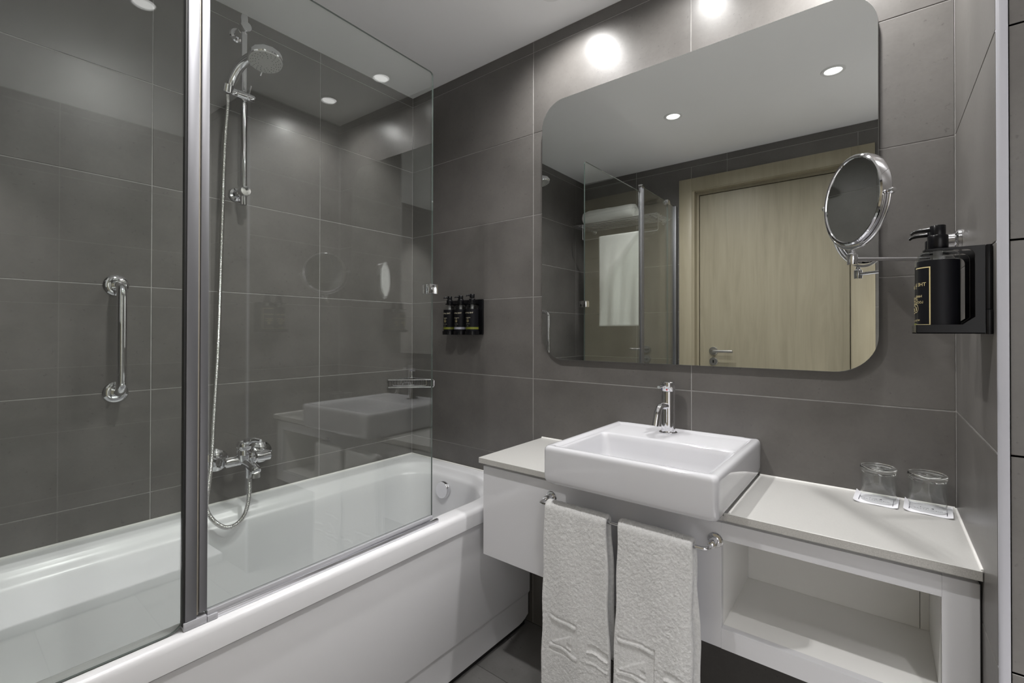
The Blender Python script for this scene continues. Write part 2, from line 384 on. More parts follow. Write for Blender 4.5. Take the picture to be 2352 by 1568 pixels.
# ------------------------------------------------------------------ ceiling downlights
def downlight(x, y, label, W_=6.0, deg=None):
    t = thing('ceiling_downlight', label, 'downlight', 'recessed ceiling downlights')
    t.location = (x, y, CZ)
    lathe('ring', [(0.030, 0.0005), (0.046, 0.0005), (0.046, -0.002), (0.044, -0.004), (0.034, -0.0035), (0.031, 0.0004)], (0, 0, 0), (0, 0, 1), WHITEM, t)
    lathe('lens', [(0, -0.0006), (0.031, -0.0006), (0.031, -0.0016), (0, -0.0022)], (0, 0, 0), (0, 0, 1), LENS, t)
    # a cluster of seven small LEDs behind the lens
    ld = bpy.data.lights.new('led', 'SPOT'); ld.energy = W_*4/7; ld.color = LAMP_COL; ld.spot_size = math.radians(deg or SPOT_DEG); ld.spot_blend = 1.0; ld.shadow_soft_size = 0.0
    for k in range(7):
        lo = bpy.data.objects.new('led', ld); COL.objects.link(lo); lo.parent = t
        a = 2*PI*k/6; r = 0.021 if k < 6 else 0.0
        lo.location = (r*math.cos(a), r*math.sin(a), -0.0045)
    return t
downlight(*LAMPS[0], 'lit white downlight right above the mirror at its tub end', LAMP_W[0])
downlight(*LAMPS[1], 'lit round downlight reflected in the middle of the mirror', LAMP_W[1])
downlight(*LAMPS[2], 'downlight above the washbasin, just out of the top of the frame', LAMP_W[2])
downlight(*LAMPS[6], 'added unseen fill downlight above the right end of the worktop, above the frame', LAMP_W[6])  # unseen lamp added to brighten the right wall and worktop end
downlight(*LAMPS[4], 'added unseen fill downlight in the right part of the room, outside the frame', LAMP_W[4], 78)  # unseen lamp added to raise the bounce light in the room
downlight(*LAMPS[5], 'added unseen fill downlight nearest the far right wall, outside the frame', LAMP_W[5], 78)  # second unseen lamp added for bounce light off tray and plaster
downlight(*LAMPS[3], 'lit round downlight reflected at the mirror top right, above the shaving mirror', LAMP_W[3])

# ------------------------------------------------------------------ bathtub
tub = thing('bathtub', 'white built-in acrylic bathtub with front apron panel', 'bathtub')
bm = bmesh.new()
XO = 0.7255
def O(i, z, r=0.004): return rrect(0.001, XO-i, YD+0.001, -0.001, [r, 0.002, 0.002, r], z)
def I(dx0, dx1, dy0, dy1, z, k=1.0): return rrect(0.092+dx0, 0.660-dx1, -1.62+dy0, -0.056-dy1, [0.235*k, 0.12*k, 0.16*k, 0.12*k], z)
rings = [O(0.0045, 0.480), O(0.0, 0.482), O(0, 0.520), O(0.0015, 0.527), O(0.005, 0.532), O(0.011, 0.535), O(0.018, 0.536),
         I(-0.012, -0.010, -0.012, -0.006, 0.5355), I(-0.004, -0.003, -0.004, -0.002, 0.5335), I(0.002, 0.001, 0.002, 0.002, 0.529), I(0.006, 0.003, 0.006, 0.006, 0.521),
         I(0.022, 0.006, 0.022, 0.018, 0.508), I(0.032, 0.010, 0.034, 0.024, 0.502), I(0.036, 0.013, 0.045, 0.027, 0.494), I(0.040, 0.018, 0.07, 0.031, 0.46),
         I(0.052, 0.030, 0.16, 0.046, 0.34), I(0.068, 0.046, 0.27, 0.064, 0.22), I(0.082, 0.058, 0.33, 0.080, 0.165, 0.95), I(0.105, 0.080, 0.38, 0.11, 0.135, 0.8), I(0.15, 0.12, 0.46, 0.17, 0.125, 0.5)]
vr = rings_mesh(bm, rings)
bm.faces.new(vr[-1])
from_bm('tub_shell', bm, ACRYL, tub, True, 60)
# apron panel, folded inwards below, corner cut at the wall end
prof = [(0.708, 0.4765), (0.7125, 0.4765), (0.7145, 0.474), (0.715, 0.470), (0.715, 0.132), (0.7135, 0.127), (0.7085, 0.120), (0.7075, 0.115), (0.7075, 0.022), (0.700, 0.022)]
bm = bmesh.new(); rings = []
def low(y):   # raised bottom near wall end
    if y > -0.018: return 0.040
    if y > -0.075: return 0.022+0.018*((y+0.075)/0.057)**2
    return 0.022
for y in (YD+0.002, -0.6, -0.09, -0.075, -0.056, -0.037, -0.018, -0.017):
    rings.append([Vector((x, y, max(z, low(y)))) for x, z in prof])
rings_mesh(bm, rings, cap0=True, cap1=True)
from_bm('apron_panel', bm, ACRYL, tub, True, 30)
box('tub_shade_block', 0.02, 0.70, YD+0.01, -0.03, 0.004, 0.10, DARK, tub)  # solid black block standing in for the shade under the tub
bm = bmesh.new(); add_box(bm, 0.700, 0.712, YD+0.01, -0.03, 0.4765, 0.4815); from_bm('shadow_strip', bm, DARK, tub)  # black strip put in as the shadow between rim and apron
ov = lathe('overflow_cap', [(0, -0.002), (0.034, -0.002), (0.0355, 0.0), (0.0355, 0.012), (0.033, 0.016), (0.022, 0.0175), (0, 0.018)], (0.321, -0.092, 0.4525), (0.0, -1, 0.14), CHROME, tub, 40)
lathe('drain', [(0, 0), (0.03, 0), (0.03, 0.003), (0.0, 0.005)], (0.37, -0.35, 0.125), (0, 0, 1), CHROME, tub)
bm = bmesh.new()
add_tube(bm, [(0.0045, YD+0.01, 0.537), (0.0045, -0.6, 0.537), (0.0045, -0.005, 0.537)], 0.0042, 8); from_bm('sealant_bead', bm, SEAL, tub, True)
bm = bmesh.new(); add_tube(bm, [(0.005, -0.0045, 0.537), (0.35, -0.0045, 0.537), (0.720, -0.0045, 0.537)], 0.0042, 8); from_bm('sealant_bead', bm, SEAL, tub, True)

# ------------------------------------------------------------------ glass bath screen
scr = thing('bath_screen', 'folding clear glass bath screen with aluminium posts standing on the tub rim', 'glass screen')
GX = 0.700
SWING = Matrix.Translation((GX, -1.0975, 0)) @ Matrix.Rotation(math.radians(1.2), 4, 'Z') @ Matrix.Translation((-GX, 1.0975, 0))
def pane(y0, y1, z0, z1, r_front, r_back):
    # r_front: radius at the y1 top corner ; polygon in y,z then thickened in x
    pts = []
    def arc(cy, cz, r, a0):
        if r <= 0: pts.append((cy, cz)); return
        for k in range(7):
            a = math.radians(a0+90*k/6); pts.append((cy+r*math.cos(a), cz+r*math.sin(a)))
    rt_, rb_ = r_front
    arc(y1-rt_, z1-rt_, rt_, 0); arc(y0+r_back[0], z1-r_back[0], r_back[0], 90); arc(y0+r_back[1], z0+r_back[1], r_back[1], 180); arc(y1-rb_, z0+rb_, rb_, 270)
    bm = bmesh.new(); n = len(pts)
    A = [bm.verts.new((GX+0.003, y, z)) for y, z in pts]; B = [bm.verts.new((GX-0.003, y, z)) for y, z in pts]
    bm.faces.new(A); bm.faces.new(list(reversed(B)))
    for i in range(n):
        f = bm.faces.new((A[i], B[i], B[(i+1) % n], A[(i+1) % n])); f.material_index = 1
    return from_bm('glass_pane', bm, [GLASS, GEDGE], scr)
pane(-1.109, -0.4915, 0.556, 1.9195, (0.012, 0.002), (0, 0)).data.transform(SWING)
pane(-1.535, -1.1440, 0.538, 1.955, (0, 0.030), (0.008, 0.012))
pane(-1.665, -1.541, 0.538, 1.955, (0.008, 0.008), (0, 0))
# the hinge post: wide fixed profile, cream seal, slim moving profile
pA = box('fixed_profile', GX-0.012, GX+0.008, -1.1455, -1.1250, 0.552, 1.945, ALU, scr, 0.002)
pB = box('moving_profile', GX-0.010, GX+0.008, -1.1215, -1.1070, 0.560, 1.945, ALU, scr, 0.0015)
pC = box('hinge_seal', GX-0.006, GX+0.004, -1.1250, -1.1215, 0.556, 1.94, mat('cream_vinyl', (0.50, 0.46, 0.38), 0.4), scr, 0.001)
box('black_seal', GX-0.006, GX+0.006, -1.1490, -1.1455, 0.545, 1.94, DARK, scr)
box('post_cap', GX-0.012, GX+0.010, -1.146, -1.1065, 1.945, 1.962, CHROME, scr, 0.002)
bm = bmesh.new(); add_box(bm, GX-0.012, GX+0.010, -1.148, -1.108, 0.5365, 0.552, 0.001); add_box(bm, GX-0.010, GX+0.010, -1.107, -1.088, 0.5365, 0.548, 0.001)
from_bm('post_foot', bm, CLEARSEAL, scr, True)
bm = bmesh.new(); add_box(bm, GX-0.006, GX+0.006, -1.106, -0.492, 0.5455, 0.5575, 0.001); add_box(bm, GX-0.010, GX-0.006, -1.106, -0.492, 0.5375, 0.5555)
from_bm('bottom_seal', bm, CLEARSEAL, scr, True).data.transform(SWING)
box('threshold_strip', GX-0.001, GX+0.0075, -1.106, -0.4805, 0.5362, 0.5475, ALUB, scr, 0.0015)
bm = bmesh.new(); add_box(bm, GX+0.003, GX+0.013, -0.513, -0.4800, 1.2365, 1.2655, 0.001); add_box(bm, GX-0.020, GX-0.003, -0.513, -0.4800, 1.2365, 1.2655, 0.001); add_box(bm, GX-0.0035, GX+0.0035, -0.4912, -0.4800, 1.2365, 1.2655)
from_bm('door_knob', bm, CHROME, scr, True).data.transform(SWING)
for hz_ in (1.950, 0.615):
    bm = bmesh.new(); add_box(bm, GX-0.012, GX+0.014, -1.562, -1.512, hz_-0.015, hz_+0.015, 0.002); from_bm('glass_hinge', bm, CHROME, scr, True)
box('wall_profile', GX-0.013, GX+0.013, YD+0.001, -1.66, 0.538, 1.955, ALU, scr, 0.002)

# ------------------------------------------------------------------ slide rail, hand shower, mixer, grab bar
sr = thing('shower_slide_rail', 'chrome vertical shower slide rail on the tiled wall over the tub', 'shower rail')
SX, SY = 0.062, -0.7865
tube('rail', [(SX, SY, 1.553), (SX, SY, 2.16)], 0.0098, CHROME, sr)
for z, zo in ((1.598, 0), (2.158, 1)):
    br = lathe('rail_bracket', [(0, 0), (0.024, 0), (0.025, 0.003), (0.022, 0.008), (0.0145, 0.011), (0.0125, 0.04), (0.0145, 0.052), (0.0175, 0.058), (0.0175, 0.080), (0.0155, 0.083), (0, 0.0835)], (0.0, SY, z), (1, 0, 0), CHROME, sr)
tube('top_cap', [(SX, SY, 2.16), (SX, SY, 2.192), (SX+0.002, SY, 2.204)], 0.0115, CHROME, sr, radii=[0.0115, 0.0118, 0.009])
sl = lathe('slider', [(0, 0), (0.013, 0), (0.0135, 0.002), (0.0135, 0.020), (0.0128, 0.021), (0.0138, 0.022), (0.0138, 0.052), (0.0128, 0.053), (0.0138, 0.054), (0.0138, 0.074), (0.012, 0.077), (0, 0.077)], (SX+0.018, SY-0.052, 1.918), (0, 1, 0), CHROME, sr)
tube('slider_lever', [(SX+0.022, SY+0.008, 1.93), (SX+0.028, SY+0.012, 1.957)], 0.0028, CHROME, sl)
lathe('hose_cone', [(0, 0), (0.015, 0), (0.0165, 0.002), (0.0165, 0.026), (0, 0.026)], (SX+0.024, SY-0.062, 1.906), (0.35, 0, 1), CHROME, sl)

hs = thing('hand_shower', 'chrome hand shower on its slider with a ribbed metal hose', 'hand shower')
H0 = Vector((0.088, -0.845, 1.905)); HC = Vector((0.232, -0.790, 1.990))
hd = Vector((0.22, -0.04, -0.97)).normalized()
hp = catmull([H0, (0.100, -0.839, 1.945), (0.132, -0.828, 1.985), (0.172, -0.812, 2.006), (0.205, -0.799, 2.012)], 8)
tube('shower_handle', hp, 0.013, CHROME, hs, radii=[0.0115+0.004*math.sin(min(1, i/20)*PI*0.6) for i in range(len(hp))])
head = lathe('shower_head', [(0, -0.030), (0.018, -0.029), (0.034, -0.022), (0.049, -0.012), (0.053, -0.004), (0.053, 0.008), (0.0505, 0.011), (0, 0.011)], HC, hd, CHROME, hs, 12)
sf = lathe('spray_face', [(0, 0.010), (0.0485, 0.010), (0.0475, 0.013), (0, 0.014)], HC, hd, SPRAY, head, 36)
bm = bmesh.new(); u, v, d = frame(hd)
for k in range(18):
    for j, rr in enumerate((0.022, 0.030, 0.037, 0.043)):
        if j == 0 and k % 2: continue
        a = 2*PI*k/18+0.09*j
        add_lathe(bm, [(0.0012, 0), (0.0011, 0.002)], HC+d*0.0125+(u*math.cos(a)+v*math.sin(a))*rr, hd, 6)
nz = from_bm('nozzles', bm, NOZ, head); nz['kind'] = 'stuff'
sl0 = HC+d*0.010+rt*(-0.012)-Vector((0, 0, 0.006))+Vector((CAM.x-HC.x, CAM.y-HC.y, 0)).normalized()*(-0.040)
tube('spray_lever', [sl0, sl0+Vector((0, 0, -0.010))-rt*0.002, sl0+Vector((0, 0, -0.020))-rt*0.005], 0.0026, CHROME, head)
hose_pts = [H0+Vector((-0.003, -0.002, -0.006)), (0.082, -0.8450, 1.86), (0.070, -0.8496, 1.712), (0.060, -0.8547, 1.352), (0.056, -0.8609, 1.064), (0.065, -0.8745, 0.852), (0.080, -0.8853, 0.715), (0.100, -0.9000, 0.638), (0.130, -0.9170, 0.578), (0.150, -0.9036, 0.5352), (0.155, -0.8685, 0.5030), (0.150, -0.8311, 0.5060), (0.135, -0.8015, 0.5349), (0.115, -0.7842, 0.5976), (0.104, -0.783, 0.648)]
cp = catmull(hose_pts, 40)
# resample evenly and rib
L_ = [0]
for a, b in zip(cp[:-1], cp[1:]): L_.append(L_[-1]+(b-a).length)
tot = L_[-1]; step = 0.0011; n = int(tot/step); hp2 = []; j = 0; rad = []
for i in range(n+1):
    s = i*tot/n
    while j < len(L_)-2 and L_[j+1] < s: j += 1
    t = (s-L_[j])/max(1e-9, L_[j+1]-L_[j]); hp2.append(cp[j].lerp(cp[j+1], t)); rad.append((0.0072, 0.0072, 0.0060, 0.0060)[i % 4])
tube('shower_hose', hp2, 0.007, HOSEM, hs, n=10, radii=rad)

mx = thing('bath_mixer', 'chrome wall-mounted single-lever bath mixer above the tub', 'mixer tap')
my0, my1, mz = -0.846, -0.700, 0.683
for y in (my0, my1):
    lathe('wall_flange', [(0, 0), (0.038, 0), (0.039, 0.002), (0.036, 0.009), (0.026, 0.015), (0.015, 0.019), (0.014, 0.050), (0, 0.050)], (0.0, y, mz), (1, 0, 0), CHROME, mx, 40)
    tube('connector', [(0.040, y, mz), (0.055, y+(0.006 if y < -0.8 else -0.006), mz)], 0.0175, CHROME, mx)
lathe('mixer_body', [(0, 0), (0.012, 0.0), (0.017, 0.004), (0.0175, 0.02), (0.0165, 0.05), (0.021, 0.056), (0.0225, 0.07), (0.0225, 0.09), (0.021, 0.096), (0.0165, 0.102), (0.0175, 0.126), (0.0170, 0.146), (0.012, 0.152), (0, 0.152)], (0.066, my0+0.001, mz), (0, 1, 0), CHROME, mx)
mb = lathe('mixer_dome', [(0, 0), (0.024, 0), (0.0245, 0.02), (0.0225, 0.034), (0.0215, 0.037), (0.0235, 0.040), (0.0235, 0.056), (0.019, 0.064), (0.010, 0.069), (0, 0.070)], (0.070, -0.782, mz), (0.05, -0.04, 1), CHROME, mx)
tube('lever', catmull([(0.074, -0.783, mz+0.056), (0.096, -0.776, mz+0.068), (0.120, -0.768, mz+0.072), (0.140, -0.760, mz+0.071)], 5), 0.008, CHROME, mx, radii=[0.014-0.0006*i for i in range(16)])
tube('spout', catmull([(0.075, -0.782, mz-0.003), (0.105, -0.779, mz-0.012), (0.132, -0.776, mz-0.020), (0.148, -0.774, mz-0.029)], 5), 0.014, CHROME, mx, radii=[0.017, 0.0165, 0.016, 0.0158, 0.0155, 0.0152, 0.015, 0.015, 0.015, 0.015, 0.0150, 0.0152, 0.0155, 0.016, 0.015, 0.012])
lathe('aerator', [(0, 0), (0.013, 0), (0.0135, 0.004), (0.0125, 0.014), (0, 0.014)], (0.141, -0.775, mz-0.048), (0, 0, 1), STEEL, mx)
lathe('diverter_knob', [(0, 0), (0.005, 0), (0.005, 0.012), (0.009, 0.014), (0.0105, 0.020), (0.0085, 0.028), (0.0115, 0.031), (0.011, 0.038), (0, 0.040)], (0.118, -0.778, mz-0.004), (0.05, 0, 1), CHROME, mx)
lathe('hose_nut', [(0, 0), (0.0095, 0), (0.0095, 0.030), (0.0115, 0.031), (0.0115, 0.042), (0, 0.042)], (0.104, -0.783, 0.630), (0, 0, 1), CHROME, mx)
d1 = lathe('temperature_dot', [(0, 0), (0.0045, 0), (0.0042, 0.001), (0, 0.0012)], (0.0925, -0.792, mz+0.048), (1, -0.35, 0), TINTR, mx, 16)

gb = thing('grab_bar', 'chrome vertical grab bar on the tiled wall left of the screen post', 'grab bar')
GY = -1.111
for z in (1.256, 0.941):
    lathe('wall_flange', [(0, 0), (0.030, 0), (0.0305, 0.002), (0.027, 0.006), (0.018, 0.0085), (0, 0.009)], (0, GY, z), (1, 0, 0), CHROME, gb, 36)
tube('bar', smooth_path([(0.004, GY, 1.256), (0.068, GY, 1.250), (0.068, GY, 0.947), (0.004, GY, 0.941)], 0.045, 10), 0.0125, CHROME, gb, n=20)

# ------------------------------------------------------------------ corner basket
cb = thing('corner_basket', 'chrome wire soap basket in the tub corner', 'basket')
bz, tz, A_ = 0.866, 0.9005, 0.152
top = smooth_path([(0.07, 0.0-0.006, tz), (0.006, -0.006, tz), (0.006, -A_, tz), (A_, -0.006, tz), (0.07, -0.006, tz)], 0.010, 4)
bot = smooth_path([(0.07, -0.006, bz), (0.006, -0.006, bz), (0.006, -A_, bz), (A_, -0.006, bz), (0.07, -0.006, bz)], 0.010, 4)
tube('top_wire', top, 0.0028, CHROME, cb, 8); tube('bottom_wire', bot, 0.0028, CHROME, cb, 8)
bm = bmesh.new()
for i in range(9):
    t = 0.012+i*(A_-0.024)/8
    add_tube(bm, [(0.006, -t, tz), (0.006, -t, bz)], 0.0016, 6); add_tube(bm, [(t, -0.006, tz), (t, -0.006, bz)], 0.0016, 6)
for i in range(10):
    t = 0.010+i*(A_-0.020)/9; add_tube(bm, [(t/2+0.003, -t/2-0.003, bz-0.001) if 0 else (0.006, -t, bz), (t, -0.006, bz)], 0.0016, 6)
from_bm('cross_wires', bm, CHROME, cb, True)
tube('front_wire', smooth_path([(0.024, -A_+0.022, tz), (0.024, -A_+0.022, bz+0.008), (A_-0.022, -0.024, bz+0.008), (A_-0.022, -0.024, tz)], 0.006, 4), 0.0018, CHROME, cb, 6)
tube('hook', smooth_path([(0.005, -0.005, 0.932), (0.012, -0.012, 0.930), (0.010, -0.010, 0.898)], 0.004, 4), 0.0042, CHROME, cb, 10)
tube('end_loop', smooth_path([(A_-0.003, -0.006, tz), (A_+0.006, -0.003, tz-0.002), (A_+0.006, -0.003, bz+0.002), (A_-0.003, -0.006, bz)], 0.005, 4), 0.002, CHROME, cb, 6)

# ------------------------------------------------------------------ bottles and their wall holders
def perim(a, b, n=3.0, N=240):
    P = []
    for i in range(N):
        t = 2*PI*i/N; c, s = math.cos(t), math.sin(t)
        P.append(Vector((a*math.copysign(abs(c)**(2/n), c), b*math.copysign(abs(s)**(2/n), s), 0)))
    return P
class Around:
    """arc-length walk round a bottle outline, s=0 in the front (local -y), s grows to local +x"""
    def __init__(self, a, b, n):
        P = perim(a, b, n); P = P[180:]+P[:180]; self.P = P+[P[0]]; self.L = [0]
        for p, q in zip(self.P[:-1], self.P[1:]): self.L.append(self.L[-1]+(q-p).length)
        self.tot = self.L[-1]
    def at(self, s, off=0.0):
        s %= self.tot; lo, hi = 0, len(self.L)-1
        while hi-lo > 1:
            m_ = (lo+hi)//2
            if self.L[m_] <= s: lo = m_
            else: hi = m_
        t = (s-self.L[lo])/(self.L[hi]-self.L[lo]); p = self.P[lo].lerp(self.P[hi], t); d = (self.P[hi]-self.P[lo]).normalized()
        nrm = Vector((d.y, -d.x, 0)); return p+nrm*off
def bottle(label, pos, rotz, a, b, n, lines, band, bandmat, big, group, h=0.118, align='CENTER'):
    t = thing('pump_bottle', label, 'bottle', group); t.location = pos; t.rotation_euler = (0, 0, rotz)
    W = Around(a, b, n); NS = 64
    def ring(z, k): return [W.at(W.tot*i/NS)*k+Vector((0, 0, z)) for i in range(NS)]
    bm = bmesh.new()
    rings_mesh(bm, [ring(0, 0.90), ring(0.003, 0.985), ring(0.006, 0.992), ring(h-0.010, 0.992), ring(h-0.004, 0.97), ring(h, 0.86), ring(h+0.0015, 0.42), ring(h+0.007, 0.40)], cap0=True, cap1=True)
    from_bm('bottle_body', bm, CLEARP, t, True, 50)
    lab_top = h-(0.017 if not big else 0.014)
    bm = bmesh.new(); rings_mesh(bm, [ring(0.004, 0.99), ring(0.004, 1.006), ring(lab_top, 1.006), ring(lab_top, 0.99)], loop=True)
    lb = from_bm('label', bm, LABEL, t, True, 40)
    lathe('dip_tube', [(0, 0), (0.006, 0), (0.006, 0.022), (0, 0.022)], (0, 0, h-0.019), (0, 0, 1), mat('grey_tube', (0.30, 0.30, 0.30), 0.4) if 'grey_tube' not in bpy.data.materials else bpy.data.materials['grey_tube'], t, 16)
    def strip(bm, s0, s1, z0, z1, off=0.0006, k=1.006):
        m_ = max(1, int(abs(s1-s0)/0.002))
        A = [bm.verts.new(W.at(s0+(s1-s0)*i/m_, off)*1.006+Vector((0, 0, z0))) for i in range(m_+1)]
        B = [bm.verts.new(W.at(s0+(s1-s0)*i/m_, off)*1.006+Vector((0, 0, z1))) for i in range(m_+1)]
        for i in range(m_): bm.faces.new((A[i], A[i+1], B[i+1], B[i]))
    if band:
        bm = bmesh.new(); strip(bm, *band[:2], band[2], band[3]); from_bm('colour_band', bm, bandmat, lb, normals=False)
    if big:
        bm = bmesh.new(); f0, f1, q0, q1, wd = big
        strip(bm, f0, f1, q0, q0+wd); strip(bm, f0, f1, q1-wd, q1); strip(bm, f0, f0+wd, q0, q1, 0.0007); strip(bm, f1-wd, f1, q0, q1, 0.0007)
        from_bm('gold_frame', bm, GOLD, lb, normals=False)
    for (body, size, z, s, mt) in lines:
        me = text_mesh(body, size, align)
        for v in me.vertices:      # the photograph shows every label mirrored
            p = W.at(s-v.co.x, 0.0009)*1.006; v.co = Vector((p.x, p.y, z+v.co.y))
        me.name = 'lettering'; link('lettering', me, mt, lb)
    return t, W
def emblem(parent, W, s, z, r):
    bm = bmesh.new()
    for k in range(16):
        a0, a1 = 2*PI*k/16, 2*PI*(k+1)/16
        q = []
        for rr, a in ((r, a0), (r, a1), (r*0.90, a1), (r*0.90, a0)):
            p = W.at(s+rr*math.cos(a), 0.0009)*1.006; q.append(bm.verts.new((p.x, p.y, z+rr*math.sin(a))))
        bm.faces.new(q)
    for (dx, dz, ll, an) in ((-0.2, 0.1, 0.55, 60), (0.15, -0.05, 0.6, 115), (0.0, -0.35, 0.5, 20)):
        c, s_ = math.cos(math.radians(an)), math.sin(math.radians(an)); q = []
        for e, f in ((-1, -0.12), (1, -0.25), (1, 0.25), (-1, 0.12)):
            X = (dx+e*ll/2*c-f*s_*0.6)*r; Z = (dz+e*ll/2*s_+f*c*0.6)*r
            p = W.at(s+X, 0.0009)*1.006; q.append(bm.verts.new((p.x, p.y, z+Z)))
        bm.faces.new(q)
    from_bm('emblem', bm, GOLD, parent, normals=False)
def pump(t, h, spout_ang, r1, r2, hs1, hs2, L_sp, lift=0.0):
    z = h+0.005
    lathe('pump_collar', [(0, 0), (r1*0.96, 0), (r1, 0.001), (r1, hs1-0.002), (r1*0.93, hs1), (0, hs1)], (0, 0, z), (0, 0, 1), BLACKP, t, 28)
    hd_ = lathe('pump_head', [(0, 0), (r2, 0), (r2, hs2-0.001), (r2*0.94, hs2), (0, hs2)], (0, 0, z+hs1+lift), (0, 0, 1), BLACKP, t, 28)
    if lift: tube('pump_stem', [(0, 0, z+hs1-0.001), (0, 0, z+hs1+lift+0.001)], r2*0.45, BLACKP, t, 12)
    c, s = math.cos(spout_ang), math.sin(spout_ang); zt = z+hs1+lift+hs2*0.68
    tube('spout', [(c*r2*0.6, s*r2*0.6, zt), (c*(r2+L_sp*0.55), s*(r2+L_sp*0.55), zt-0.0005), (c*(r2+L_sp*0.85), s*(r2+L_sp*0.85), zt-0.002), (c*(r2+L_sp), s*(r2+L_sp), zt-0.0055)], 0.003, BLACKP, hd_, 12, radii=[0.0038, 0.0032, 0.0028, 0.0022])

# three bottles on the back wall over the tub
hb = thing('dispenser_holder', 'black plastic holder for three pump bottles on the back wall over the tub', 'holder')
LX = [0.300, 0.367, 0.434]; LY = -0.042; LZ = 1.1165
bm = bmesh.new(); add_box(bm, 0.268, 0.4635, -0.012, -0.0005, 1.108, 1.2575, 0.003)
from_bm('back_plate', bm, BLACKP, hb, True)
bm = bmesh.new()
for x in LX: add_lathe(bm, [(0, 0), (0.031, 0), (0.031, 0.015), (0.0288, 0.015), (0.0288, 0.003), (0, 0.003)], (x, LY, LZ-0.0085), (0, 0, 1), 32)
add_box(bm, 0.285, 0.450, -0.040, -0.008, 1.108, 1.1105)
from_bm('tray', bm, BLACKP, hb, True)
for x in LX:
    bm = bmesh.new(); add_lathe(bm, [(0.0125, 0), (0.0185, 0), (0.0185, 0.004), (0.0125, 0.004)], (x, LY, LZ+0.1215), (0, 0, 1), 28); add_box(bm, x-0.011, x+0.011, LY+0.012, -0.004, LZ+0.1215, LZ+0.1255)
    from_bm('neck_clip', bm, BLACKP, hb, True)
TL = [('SHAMPOO', 'pump bottle with olive band, leftmost of the three over the tub', OLIVE), ('CONDITIONER', 'pump bottle with pale grey band, middle of the three over the tub', PALEB), ('SHOWER GEL', 'pump bottle with olive band, rightmost of the three over the tub', OLIVE)]
for i, (x, (w2, lab, bmat)) in enumerate(zip(LX, TL)):
    t, W = bottle('black-labelled clear '+lab, (x, LY, LZ-0.0035), 0, 0.0268, 0.0268, 2.0,
        [('THE LAM BAR', 0.0080, 0.086, 0.0, PALEG), (w2, 0.0042, 0.066, 0.0, PALEG), ('GINGER', 0.0026, 0.0625, 0.0, PALEG), ('SCOTLAND  300 ML', 0.0022, 0.040, 0.0, PALEG), ('VEGAN', 0.0022, 0.032, 0.0, PALEG)],
        (-0.084, 0.083, 0.018, 0.027), bmat, None, 'pump bottles in the holder over the tub', 0.119)
    emblem([c for c in t.children if c.name.startswith('label')][0], W, 0.0, 0.053, 0.006)
    pump(t, 0.119, -PI/2-0.35, 0.0135, 0.0105, 0.021, 0.016, 0.018, 0.0 if i != 2 else 0.004)
# two bottles on the niche side wall
RX, RZ = 1.8465, 1.1213
RYS = (-0.420, -0.365)
hr = thing('dispenser_holder', 'black plastic two-bottle holder on the right side wall above the worktop', 'holder')
box('back_plate', 1.899, 1.9065, -0.4510, -0.334, 1.1560, 1.2565, BLACKP, hr, 0.001)
box('plate_foot', 1.899, 1.9065, -0.4530, -0.332, 1.1180, 1.1562, BLACKP, hr, 0.001)
def arm(y0, y1):
    out = [(1.8985, 1.1205), (1.8985, 1.2562), (1.828, 1.2562), (1.828, 1.2540)]
    for k in range(9):
        a = math.radians(90-90*k/8); out.append((1.8773+0.0100*math.cos(a), 1.2405+0.0115*math.sin(a)))
    out += [(1.8873, 1.1450), (1.8735, 1.1335), (1.8700, 1.1205)]
    bm = bmesh.new(); rings_mesh(bm, [[Vector((x, y, z)) for x, z in out] for y in (y0, y1)], cap0=True, cap1=True)
    return bm
for y0, y1 in ((-0.4500, -0.4470), (-0.3940, -0.3910), (-0.3380, -0.3350)):
    from_bm('side_arm', arm(y0, y1), BLACKP, hr)
bm = bmesh.new(); add_box(bm, 1.8175, 1.8985, -0.4510, -0.3340, 1.1185, 1.1207, 0.0005); add_box(bm, 1.8175, 1.8190, -0.4510, -0.3340, 1.1185, 1.1330, 0.0005); add_box(bm, 1.8175, 1.8985, -0.4510, -0.4480, 1.1185, 1.1330); add_box(bm, 1.8175, 1.8985, -0.3370, -0.3340, 1.1185, 1.1330)
from_bm('tray', bm, BLACKP, hr, True)
for y in RYS:
    lathe('neck_clip', [(0.0125, 0), (0.0190, 0), (0.0196, 0.0008), (0.0196, 0.0016), (0.0190, 0.0024), (0.0125, 0.0024)], (RX, y, 1.2555), (0, 0, 1), BLACKP, hr)
big = (-0.0311, 0.0311, 0.0110, 0.1070, 0.0016)
rl = [('THE LAM BAR', 0.0083, 0.0785, 0.0, GOLD), ('HAND & BODY', 0.0056, 0.0590, 0.0, GOLD), ('LOTION', 0.0052, 0.0540, 0.0, GOLD), ('LOCAL MINERAL', 0.0056, 0.0492, 0.0, GOLD), ('NO. 12   300 ML', 0.0042, 0.0195, 0.0, GOLD)]
for y, lab, far in ((RYS[0], 'black-labelled pump bottle with gold frame, nearest on the right side wall', 0), (RYS[1], 'black-labelled pump bottle with olive band behind the nearest one on the right wall', 1)):
    t, W = bottle(lab, (RX, y, RZ), -PI/2, 0.0268, 0.0268, 2.0, rl, (-0.084, 0.083, 0.0095, 0.0150) if far else None, OLIVE, big if not far else None, 'pump bottles on the right side wall', 0.1315)
    emblem([c for c in t.children if c.name.startswith('label')][0], W, 0.004, 0.0395, 0.0075)
    pump(t, 0.1320, -PI/2-0.12, 0.0133, 0.0102, 0.0230, 0.0165, 0.0245)

